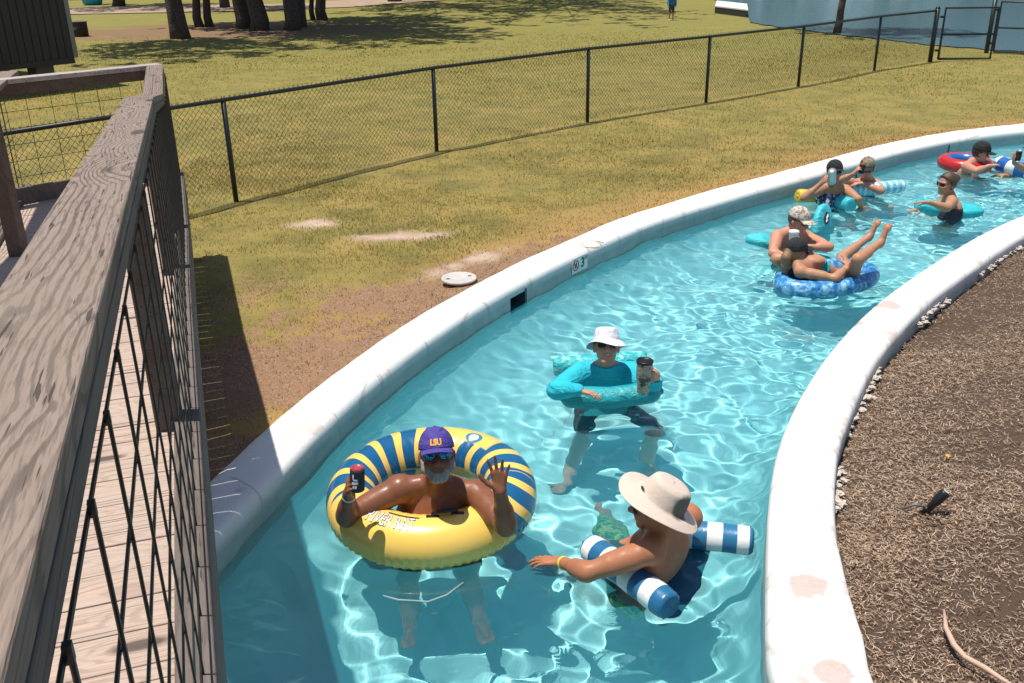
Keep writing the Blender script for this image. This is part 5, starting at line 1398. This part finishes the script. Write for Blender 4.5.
t = NT('black_coozie'); t.bsdf((.012, .016, .03), .7); M_COOZ = t.m
cn_, Mx = can(cc, (.06, .15, 1), .036, .122, 'drink_can', 'can in a navy sleeve with pale print held by the waving man', M_COOZ, plain('red_can_top', (.42, .06, .08), .3))
to_cam = nrm(CAMN - cc); rz = math.atan2(to_cam[1], to_cam[0])
def can_text(txt, size, dz, mat, q, Mx, r, h, lean=0):
    o = text_mesh(txt, 'sleeve_print', mat, Matrix.Identity(4), size, None, .0004, 'CENTER', .001); Mi = Mx.to_3x3().inverted(); lv = Mi @ Vector(to_cam); a0 = math.atan2(lv.y, lv.x)
    for v in o.data.vertices:
        a = a0 + .15 + v.co.x / r; v.co = Mx @ Vector(((r * 1.012 + .0007 + v.co.z) * math.cos(a), (r * 1.012 + .0007 + v.co.z) * math.sin(a), h / 2 + dz + v.co.y))
    o.parent = q; o.matrix_parent_inverse = pmat(q).inverted()
M_PRT = plain('pale_sleeve_print', (.66, .68, .70), .6)
m = MB(); Mi = Mx.to_3x3().inverted(); lv = Mi @ Vector(to_cam); a0 = math.atan2(lv.y, lv.x)
def blk(u0, u1, z0, z1):
    n0 = len(m.v); K_ = 6
    for k in range(K_ + 1):
        a = a0 - .35 + (u0 + (u1 - u0) * k / K_) / .036
        for z in (z0, z1): m.v.append(tuple(Mx @ Vector((.0372 * math.cos(a), .0372 * math.sin(a), .061 + z))))
    for k in range(K_): m.f.append((n0 + 2 * k, n0 + 2 * k + 2, n0 + 2 * k + 3, n0 + 2 * k + 1))
for q_ in ((-.012, -.004, .018, .036), (-.010, -.006, .008, .018), (-.006, .014, .004, .012), (-.014, .004, -.016, -.002), (.005, .016, -.014, -.001), (-.010, -.001, -.036, -.022), (.001, .010, -.036, -.020)): blk(*q_)
m.build('sleeve_print', M_PRT, cn_)
garment('swim_shorts', sk, ('leg',), cloth('dark_swim_shorts', (.02, .03, .07)), root, .012, plane_clip((PV + V3(0, -.30, 0), (0, -1, -.2))), .010)

# 2 woman in the teal shirt
root = base('woman in a white bucket hat and teal long sleeved shirt holding a tumbler', at(606, 400, 5.75))
H = head_frame(at(606.5, 347, 5.60), (-.02, -1, .50), (.02, 0, 1)); N = at(606, 368, 5.70); PV = N + V3(0, .22, -.40)
SR, SL = at(581, 374, 5.70), at(631, 374, 5.70); ER = reach(SR, 556, 390, .28); WR = reach(ER, 578, 390, .235); EL = reach(SL, 651, 386, .26, True); WL = reach(EL, 656, 375, .22)
J = dict(SR=SR, SL=SL, N=N, PV=PV, ER=ER, WR=WR, EL=EL, WL=WL, H=H, KR=sub(581, 440, -.60), AR=sub(566, 480, -.92), TR=sub(553, 491, -.96), KL=sub(654, 430, -.52), AL=sub(650, 462, -.90), TL=sub(655, 476, -.96))
sk = Skin(); body(sk, J, 1.0, 1.05, 1.1, 1.15, .8)
hand(sk, WR, (.93, -.22, -.16), (.05, -.25, -1), (.1, .95, -.2), .92, (.25, .25, .3, .35), (.08, .02, -.04, -.10), (.5, .1))
hand(sk, WL, (-.35, -.85, .25), (-.95, .25, .0), (.1, .2, 1), .92, (.7, .75, .8, .85), (0, 0, 0, 0), (1.0, .8))
skin_mesh('body', sk.p, .006, SK_FAIR, root)
garment('shirt', sk, ('torso', 'armR', 'armL', 'neck'), cloth('teal_shirt_cloth', (.012, .44, .56), (.018, .50, .62), 5, .8), root, .012, plane_clip((N + V3(0, 0, .040), (0, .1, 1)), (PV, (0, 0, -1))), .0075)
garment('swim_shorts', sk, ('leg',), cloth('grey_swim_shorts', (.10, .12, .13)), root, .012, plane_clip((PV + V3(0, -.30, -.16), (0, -1, -.5))), .010)
sunhat(H, root, cloth('white_hat_cloth', (.72, .70, .78), (.80, .78, .84), 8, .9), 1.0, brim=.142, droop=.040, rtop=.078, rbase=.092, ht=.088, zb=.042, wob=.012, name='bucket_hat', side=lambda a: .022 * max(0, -math.sin(a)))
hairdo(H, root, m_hair('brown_hair', (.06, .03, .015), (.16, .085, .045)), .97)
glasses(H, root, M_LENS, M_FRAME, .98); smile(H, root, M_LIP)
tc_ = WL + nrm((-.35, -.85, .25)) * .080 + V3(-.055, .01, -.005)
t = NT('camo_steel'); n_ = t.noise(t.coord(), 18, 3, .6); t.bsdf(t.ramp(n_, [(.40, (.10, .075, .045)), (.44, (.36, .29, .22)), (.55, (.45, .38, .30)), (.60, (.17, .15, .09))], 'LINEAR'), .4, None, Metallic=.1); M_CAMO = t.m
q = thing('tumbler', 'tall camouflage steel tumbler held by the woman in teal', 'tumbler', tuple(tc_)); Mx = Matrix.Translation(Vector(tc_)) @ Vector((.02, 0, 1)).to_track_quat('Z', 'Y').to_matrix().to_4x4()
m = MB(); m.lathe([(.036, -.105), (.038, -.10), (.040, -.04), (.049, .0), (.050, .09), (.050, .102)], 26, Mx); m.build('tumbler_body', M_CAMO, q, smooth=True)
m = MB(); m.lathe([(.051, .098), (.053, .102), (.053, .112), (.048, .116), (.044, .110), (.001, .110)], 26, Mx); m.build('lid', M_BLK, q, smooth=True)

# 3 man in the wide sun hat seen from behind
root = base('man in a wide beige sun hat leaning on the striped float, seen from behind', at(665, 570, 3.75))
SL, SR = at(650, 551, 3.66), at(689, 517, 3.93); N = (SL + SR) / 2 + V3(-.03, .01, .035); PV = N + V3(-.10, .05, -.48)
H = head_frame(N + V3(-.065, -.045, .150), (-.96, .20, -.12), (.22, -.16, 1)); HH = head_frame(H[0], (-.83, .10, .50), (.50, -.05, .83)); HH = (HH[0] + HH[1][2] * .012 + HH[1][1] * .012, HH[1]); EL = reach(SL, 585, 573, .31); WL = reach(EL, 561, 562, .25, False); ER = SR + V3(-.14, .16, -.24); WR = ER + V3(-.20, .02, -.06)
fdr = nrm((-.78, .6, 0))
J = dict(SR=SR, SL=SL, N=N, PV=PV, ER=ER, WR=WR, EL=EL, WL=WL, H=H, KL=V3(*P(616, 549, -.22)), AL=V3(*P(616, 556, -.62)), TL=V3(*P(606, 550, -.68)), KR=V3(*P(604, 541, -.24)), AR=V3(*P(606, 546, -.64)), TR=V3(*P(596, 540, -.70)))
sk = Skin(); body(sk, J, 1.02, 1.05, 1.05, 1.05)
hand(sk, WL, (-.92, .28, -.10), (0, -.1, -1), (.2, .95, 0), 1.0, (.2, .2, .25, .3), (.16, .05, -.06, -.2), (.7, .2)); hand(sk, WR, (-.9, .3, 0), (0, 0, -1), (-.2, -.9, 0), 1.0)
skin_mesh('body', sk.p, .006, SK_TAN, root)
t = NT('beige_hat_cloth'); co = t.coord(); n_ = t.noise(co, 40, 3); w_ = t.noise(co, 9, 3)
mu = t.n('VectorMath', operation='DISTANCE'); t.set(mu.inputs[0], co); t.set(mu.inputs[1], tuple(HL(HH, .066, .080, .082)))
mm = t.ramp(t.math('ADD', mu.outputs[1] if False else mu.outputs['Value'], t.math('MULTIPLY', t.math('SUBTRACT', w_, .5), .09)), [(.052, 1), (.070, 0)])
t.bsdf(t.mix(mm, t.mix(n_, (.58, .475, .40), (.66, .55, .47)), t.mix(w_, (.06, .065, .06), (.17, .175, .16))), .9, t.bump(w_, .5, .02)); M_HAT = t.m
hat = sunhat(HH, root, M_HAT, 1.13, brim=.172, droop=.022, rtop=.080, rbase=.098, ht=.092, zb=.036, wob=.010)
m = MB(); m.tube([HL(H, .09 * q, .0, .03) if k == 0 else HL(H, .066 * q * (1 - k * .15), -.03 - .01 * k, .0 - .04 * k) for q in (1,) for k in range(4)], .003, 6); m.build('chin_cord', M_FRAME, hat, world=False)
hairdo(H, root, m_hair('dark_hair', (.02, .014, .01), (.07, .045, .03)), 1.0); glasses(H, root, M_LENS, M_FRAME, 1.02)
band(WL, EL, .030, plain('yellow_wristband', (.72, .66, .10), .5), root, .09)
t = NT('green_pattern_shorts'); co = t.coord(); n_ = t.noise(co, 16, 4, .6); t.bsdf(t.ramp(n_, [(.40, (.02, .16, .06)), (.47, (.05, .30, .10)), (.53, (.42, .50, .08)), (.60, (.02, .20, .16))]), .8); M_GS = t.m
garment('swim_shorts', sk, ('leg',), M_GS, root, .016, plane_clip((PV + V3(0, 0, -.10), (0, 0, -1))), .009)

# 4 man in the pale camouflage cap on the foam saddle
root = base('shirtless man in a pale camouflage cap with a white cup on the foam saddle', at(792, 245, 8.95))
SR, SL = at(777, 237, 8.85), at(808, 238, 8.97); N = (SR + SL) / 2 + V3(.0, .02, .055); PV = N + V3(0, .05, -.48); H = head_frame(at(799, 221, 8.86), (.62, -.74, -.18), (.08, 0, 1))
EL = reach(SL, 829, 247, .27); WL = reach(EL, 806, 247, .24); ER = reach(SR, 773, 253, .27); WR = ER + V3(.18, -.12, -.06)
J = dict(SR=SR, SL=SL, N=N, PV=PV, ER=ER, WR=WR, EL=EL, WL=WL, H=H, KR=PV + V3(-.18, -.35, -.05), AR=PV + V3(-.2, -.38, -.40), KL=PV + V3(.2, -.3, -.05), AL=PV + V3(.22, -.33, -.40))
sk = Skin(); body(sk, J, 1.0, 1.05, 1.1, 1.05)
hand(sk, WL, (-.93, -.15, .1), (0, -.6, .5), (.1, .3, .9), 1, (.6, .6, .65, .7)); hand(sk, WR, (.8, -.5, 0), (0, 0, -1), (.5, .8, 0))
skin_mesh('body', sk.p, .008, SK_PINK, root)
t = NT('pale_camo_cloth'); n_ = t.noise(t.coord(), 26, 3); t.bsdf(t.ramp(n_, [(.42, (.26, .20, .15)), (.46, (.55, .47, .41)), (.58, (.60, .53, .47)), (.62, (.36, .30, .24))]), .9); M_PC = t.m
cap(H, root, M_PC, s=1.04); hairdo(H, root, m_hair('short_brown_hair', (.05, .03, .018), (.12, .075, .045)), 1.0); glasses(H, root, M_LENS, M_FRAME, 1.0)
garment('swim_shorts', sk, ('leg',), cloth('navy_shorts', (.02, .04, .10)), root, .012, plane_clip((PV + V3(0, -.25, 0), (0, -1, 0))), .012)
q = thing('cup', 'white foam cup held in front of the man on the foam saddle', 'cup', tuple(at(793.5, 237, 8.55))); Mx = Matrix.Translation(Vector(at(793.5, 237, 8.55)))
m = MB(); m.lathe([(.036, -.055), (.038, -.052), (.047, .045), (.050, .046), (.050, .054), (.046, .056), (.044, .05)], 24, Mx); m.build('cup_wall', M_WPL, q, smooth=True); m = MB(); m.lathe([(.048, .055), (.047, .063), (.030, .066), (.001, .066)], 24, Mx); m.build('cup_lid', M_WPL, q, smooth=True)

# 5 reclining woman
root = base('woman in a black cap with a ponytail reclining on the tie dye ring', (cL.x, cL.y))
SL, SR = at(777, 259, 8.10), at(801, 272, 7.86); N = (SL + SR) / 2 + V3(.06, .03, .05); PV = V3(cL.x + .17, cL.y + .06, -.11)
H = head_frame(at(796.5, 253, 8.02), (.86, .48, -.02), (-.12, -.05, 1)); ER = reach(SR, 843, 280, .29); WR = reach(ER, 848, 266, .23, False); EL = SL + V3(.18, .16, -.16); WL = EL + V3(.2, 0, .02)
KR = reach(PV, 858, 259, .46); AR = reach(KR, 881, 242, .38, False); KL = reach(PV + V3(0, .15, 0), 842, 257, .44, False); AL = reach(KL, 870, 236, .38, False)
TR = AR + nrm(V3(.35, .12, 1)) * .17; TL = AL + nrm(V3(.45, .12, 1)) * .17
J = dict(SR=SR, SL=SL, N=N, PV=PV, ER=ER, WR=WR, EL=EL, WL=WL, H=H, KR=KR, AR=AR, TR=TR, KL=KL, AL=AL, TL=TL)
sk = Skin(); body(sk, J, .92, .92, .92, .92, .8)
hand(sk, WR, (.1, .8, .4), (-.4, .2, -.8), (-.7, -.3, .2), .9, (.3, .3, .35, .4)); hand(sk, WL, (1, 0, 0), (0, 0, -1), (0, -1, 0), .9)
skin_mesh('body', sk.p, .008, SK_OLIVE, root)
garment('bikini', sk, ('torso',), cloth('turquoise_bikini', (.03, .45, .48)), root, .006, (lambda A, c: (lambda g: np.maximum(np.abs((g - c) @ A) - .05, -.0 + 0 * g[..., 0] - 1)))(nrm(N - PV), PV + (N - PV) * .53), .009)
garment('bikini_bottom', sk, ('torso',), cloth('turquoise_bikini_b', (.03, .42, .46)), root, .006, plane_clip((PV + nrm(N - PV) * .04, nrm(N - PV))), .009)
cap(H, root, M_BLACKCAP, s=1.03)
hairdo(H, root, m_hair('blonde_brown_hair', (.12, .065, .03), (.34, .20, .10)), 1.0, long=[((0, .10, .02), (-.01, .135, -.02), .028, .032), ((-.01, .135, -.02), (-.01, .13, -.10), .032, .028), ((-.01, .13, -.10), (-.005, .12, -.19), .028, .012)], clip=lambda g: np.maximum(-((g - H[0]) @ H[1][2] + .22), -((g - H[0]) @ H[1][1] - .005)))
glasses(H, root, M_LENS, M_FRAME, .98)

# 6 woman drinking from the flask
root = base('woman in a black cap and patterned swimsuit drinking from a silver flask', at(833, 200, 10.8))
SR, SL = at(819.5, 190, 10.75), at(846, 190, 10.78); N = at(833, 186.5, 10.80); PV = N + V3(0, .05, -.47); H = head_frame(at(834.5, 172, 10.74), (-.05, -1, .12))
ER = reach(SR, 804, 198, .27); WR = reach(ER, 824, 181, .235); EL = reach(SL, 858, 199, .27); WL = reach(EL, 861, 206, .22, False)
J = dict(SR=SR, SL=SL, N=N, PV=PV, ER=ER, WR=WR, EL=EL, WL=WL, H=H, KR=PV + V3(-.15, -.32, -.05), AR=PV + V3(-.15, -.35, -.40), KL=PV + V3(.15, -.32, -.05), AL=PV + V3(.15, -.35, -.40))
sk = Skin(); body(sk, J, .95, .98, 1.05, 1.0, .8)
hand(sk, WR, (.35, -.5, .7), (.8, .3, -.2), (-.5, 0, .6), .95, (.6, .65, .7, .75), (0, 0, 0, 0), (.8, .7)); hand(sk, WL, (.3, -.3, -.7), (0, -1, 0), (-1, 0, 0), .95)
skin_mesh('body', sk.p, .008, SK_OLIVE, root)
t = NT('navy_print_swimsuit'); n_ = t.noise(t.coord(), 24, 3); t.bsdf(t.ramp(n_, [(.50, (.012, .03, .09)), (.55, (.05, .10, .22)), (.60, (.50, .52, .58))]), .7); M_NS = t.m
garment('swimsuit', sk, ('torso',), M_NS, root, .007, plane_clip((N + V3(0, 0, -.055), (0, -.2, 1))), .009)
cap(H, root, M_BLACKCAP, s=1.04); hairdo(H, root, m_hair('dark_brown_hair', (.025, .015, .01), (.08, .05, .03)), 1.0); glasses(H, root, M_LENS, M_FRAME, .98)
fc_ = at(832, 177.5, 10.50); ax_ = Vector((-.18, -.40, .62)).normalized(); q = thing('flask', 'silver steel flask tipped to the lips of the woman in the printed swimsuit', 'flask', tuple(fc_)); Mx = Matrix.Translation(Vector(fc_)) @ ax_.to_track_quat('Z', 'Y').to_matrix().to_4x4()
M_SILV = plain('brushed_steel', (.50, .50, .50), .38, .06, Metallic=.75)
m = MB(); m.lathe([(.030, -.115), (.032, -.10), (.042, -.085), (.046, -.07), (.046, .105), (.043, .113), (.001, .115)], 24, Mx); m.build('flask_body', M_SILV, q, smooth=True); m = MB(); m.lathe([(.026, -.135), (.027, -.115), (.031, -.112)], 18, Mx); m.build('neck_ring', M_BLK, q, smooth=True)

# 7 person with the dark can beside her
root = base('person in a dark camouflage cap and grey vest raising a dark can', at(868, 192, 11.35))
SR, SL = at(856.5, 184, 11.3), at(878, 185, 11.3); N = at(867, 180.5, 11.35); PV = N + V3(.02, .05, -.47); H = head_frame(at(867, 168.5, 11.26), (-.35, -.9, -.15))
ER = reach(SR, 842, 180, .26); WR = reach(ER, 854, 174, .22); EL = reach(SL, 881, 191, .25); WL = reach(EL, 862, 183, .235)
J = dict(SR=SR, SL=SL, N=N, PV=PV, ER=ER, WR=WR, EL=EL, WL=WL, H=H, KR=PV + V3(-.1, -.3, -.1), AR=PV + V3(-.1, -.3, -.42), KL=PV + V3(.2, -.3, -.1), AL=PV + V3(.25, -.35, -.42))
sk = Skin(); body(sk, J, .97, 1.0, 1.0, 1.0)
hand(sk, WR, (.3, -.4, .8), (.9, -.1, -.3), (-.3, .2, .6), .95, (.6, .65, .7, .75), (0, 0, 0, 0), (.8, .7)); hand(sk, WL, (-.95, -.1, -.1), (0, -.2, -1), (0, .9, 0), .95, (.25, .25, .3, .3))
skin_mesh('body', sk.p, .008, SK_PINK, root)
garment('vest', sk, ('torso',), cloth('grey_vest_cloth', (.13, .13, .15), (.17, .17, .19), 8), root, .008, plane_clip((N + V3(0, 0, -.03), (0, -.2, 1))), .010)
t = NT('dark_camo_cloth'); n_ = t.noise(t.coord(), 22, 3); t.bsdf(t.ramp(n_, [(.42, (.05, .045, .03)), (.48, (.22, .18, .12)), (.60, (.30, .25, .18)), (.64, (.09, .08, .05))]), .9)
cap(H, root, t.m, M_BLACKCAP, s=1.03); hairdo(H, root, m_hair('brown_hair_b', (.04, .025, .016), (.10, .06, .035)), 1.0); glasses(H, root, M_LENS, M_FRAME, 1.0)
band(WR, ER, .034, plain('pale_band', (.62, .70, .66), .5), root, .75, 'armband', .012)
cc = WR + nrm((.3, -.4, .8)) * .085 + V3(.045, 0, 0); to_cam = nrm(CAMN - cc)
can(cc, (.1, 0, 1), .034, .115, 'drink_can', 'dark red topped can raised by the person in the grey vest', plain('black_sleeve', (.014, .013, .014), .6), plain('red_top', (.42, .05, .05), .3))

# 8 woman with sunglasses facing left
root = base('woman with brown hair and sunglasses facing left, arms on the flat teal float', at(950, 205, 10.2))
SL, SR = at(952, 202, 10.05), at(945, 199, 10.36); N = (SL + SR) / 2 + V3(.01, .0, .035); PV = N + V3(.08, .02, -.48); H = head_frame(N + V3(-.065, -.01, .155), (-.95, -.28, -.06), (.03, 0, 1))
EL = reach(SL, 947, 208, .25); WL = reach(EL, 929, 202.5, .22); ER = SR + V3(-.15, -.10, -.13); WR = ER + V3(-.17, -.06, .05)
J = dict(SR=SR, SL=SL, N=N, PV=PV, ER=ER, WR=WR, EL=EL, WL=WL, H=H, KR=PV + V3(-.15, .1, -.36), AR=PV + V3(.1, .1, -.42), KL=PV + V3(-.15, -.1, -.36), AL=PV + V3(.1, -.1, -.42))
sk = Skin(); body(sk, J, .95, 1.0, 1.0, 1.0, .8)
hand(sk, WL, (-.95, .1, .05), (0, -.2, -1), (.1, .95, 0), .95, (.25, .25, .3, .3)); hand(sk, WR, (-.95, 0, .05), (0, 0, -1), (-.1, -.9, 0), .95, (.3, .3, .3, .3))
skin_mesh('body', sk.p, .008, SK_OLIVE, root)
garment('swimsuit', sk, ('torso',), cloth('plum_swimsuit', (.05, .03, .05)), root, .006, plane_clip((N + V3(0, 0, -.095), (0, 0, 1))), .009)
m = MB(); m.tube([SL + V3(-.07, .07, -.05), SL + V3(.0, .09, .062), SL + V3(.09, .10, .0), SL + V3(.12, .10, -.10)], .006, 6); m.build('shoulder_strap', cloth('pale_strap', (.55, .45, .40)), root, smooth=True)
hairdo(H, root, m_hair('light_brown_hair', (.035, .02, .012), (.13, .075, .042)), 1.02, inf=.011, long=[((0, .085, .055), (0, .115, .045), .036, .032)])
glasses(H, root, M_LENS, M_FRAME, 1.02)

# 9 person in the red and blue ring
root = base('person in a dark cap facing right in the red and blue ring', at(972, 165, 12.35))
SR, SL = at(966, 166.5, 12.2), at(977, 164.5, 12.48); N = (SR + SL) / 2 + V3(0, 0, .035); PV = N + V3(-.04, .02, -.48); H = head_frame(N + V3(.085, -.02, .135), (.9, -.38, -.2))
ER = reach(SR, 976, 171, .27); WR = reach(ER, 989, 166, .235, False); EL = SL + V3(.2, -.04, -.14); WL = EL + V3(.2, -.08, .03)
J = dict(SR=SR, SL=SL, N=N, PV=PV, ER=ER, WR=WR, EL=EL, WL=WL, H=H, KR=PV + V3(.25, -.1, -.2), AR=PV + V3(.3, -.1, -.42), KL=PV + V3(.25, .1, -.2), AL=PV + V3(.3, .1, -.42))
sk = Skin(); body(sk, J, .98, 1.0, 1.0, 1.0)
hand(sk, WR, (.9, .2, .1), (0, 0, -1), (-.2, .9, 0), 1); hand(sk, WL, (.9, -.2, .1), (0, 0, -1), (.2, -.9, 0), 1)
skin_mesh('body', sk.p, .009, SK_PINK, root); cap(H, root, M_BLACKCAP, s=1.06, tall=1.1); hairdo(H, root, m_hair('dark_hair_b', (.02, .014, .01), (.06, .04, .03)), 1.0); glasses(H, root, M_LENS, M_FRAME, 1.0)
garment('swim_shorts', sk, ('leg',), cloth('green_trunks', (.02, .14, .13)), root, .012, plane_clip((PV + V3(.2, 0, 0), (1, 0, 0))), .012)

# 10 person cut by the right edge
root = base('person cut off by the right edge, holding a black can above a blue float', at(1034, 165, 12.0))
SR, SL = at(1028, 165, 12.15), at(1038, 166, 11.9); N = (SR + SL) / 2 + V3(.0, 0, .055); PV = N + V3(.08, .02, -.48); H = head_frame(N + V3(-.05, -.03, .18), (-.85, -.5, -.1))
EL = reach(SL, 1024, 169, .26); WL = reach(EL, 1014, 163, .235); ER = SR + V3(-.15, .0, -.16); WR = ER + V3(-.2, -.1, .05)
J = dict(SR=SR, SL=SL, N=N, PV=PV, ER=ER, WR=WR, EL=EL, WL=WL, H=H)
sk = Skin(); body(sk, J, .98, 1.0, 1.0, 1.0)
hand(sk, WL, (-.3, -.4, .7), (-.5, .8, 0), (.6, 0, .5), 1, (.6, .65, .7, .75)); hand(sk, WR, (-.9, 0, 0), (0, 0, -1), (0, -1, 0), 1)
skin_mesh('body', sk.p, .009, SK_OLIVE, root); cap(H, root, cloth('blue_cap_cloth', (.02, .04, .14)), s=1.04); hairdo(H, root, m_hair('dark_hair_c', (.02, .014, .01), (.06, .04, .03)), 1.0); glasses(H, root, M_LENS, M_FRAME, 1.0)
garment('swimsuit', sk, ('torso',), cloth('dark_blue_suit', (.02, .03, .08)), root, .007, plane_clip((N + V3(0, 0, -.12), (0, 0, 1))), .010)
cc = at(1018.5, 155.5, WL[1] - .03); can(cc, (.05, 0, 1), .036, .125, 'drink_can', 'black can held over the blue and white float at the right edge', plain('black_sleeve_b', (.012, .013, .016), .6), M_SILV)

# 11 walker on the lawn
b_ = np.array(P(671, 20.5, 0)); root = thing('person', 'small child in a blue shirt and dark shorts walking on the far lawn', 'person', tuple(b_))
G = lambda x, y, z: b_ + V3(x, y, z) * .60
N = G(0, 0, 1.45); J = dict(SR=G(-.18, .02, 1.40), SL=G(.18, -.02, 1.40), N=N, PV=G(0, 0, .95), ER=G(-.25, -.06, 1.12), WR=G(-.24, -.2, .90), EL=G(.25, .06, 1.12), WL=G(.26, .0, .88), H=head_frame(G(0, -.02, 1.63), (-.3, -1, 0)), KR=G(-.11, -.10, .52), AR=G(-.12, -.04, .09), TR=G(-.13, -.18, .03), KL=G(.12, .02, .51), AL=G(.14, .12, .10), TL=G(.14, .0, .035))
sk = Skin(); body(sk, J, .62); hand(sk, J['WR'], (0, -.2, -1), (1, 0, 0), (0, -1, 0), .6, (.3, .3, .3, .3)); hand(sk, J['WL'], (0, -.1, -1), (-1, 0, 0), (0, -1, 0), .6, (.3, .3, .3, .3))
skin_mesh('body', sk.p, .011, SK_PINK, root)
garment('shirt', sk, ('torso', 'armR', 'armL'), cloth('blue_shirt', (.03, .20, .42)), root, .014, plane_clip((G(0, 0, .88), (0, 0, -1)), (N, (0, 0, 1))), .013)
garment('shorts', sk, ('leg', 'torso'), cloth('dark_shorts', (.04, .06, .10)), root, .012, plane_clip((G(0, 0, 1.0), (0, 0, 1)), (G(0, 0, .50), (0, 0, -1))), .013)
cap(J['H'], root, M_BLACKCAP, s=.66)
for k, a_ in (('TR', 'AR'), ('TL', 'AL')):
    s_ = Skin(); s_.cone(J[a_] + V3(0, .012, -.024), J[k] + V3(0, -.012, .0), .030, .025); skin_mesh('shoe', s_.p, .01, M_WPL, root)
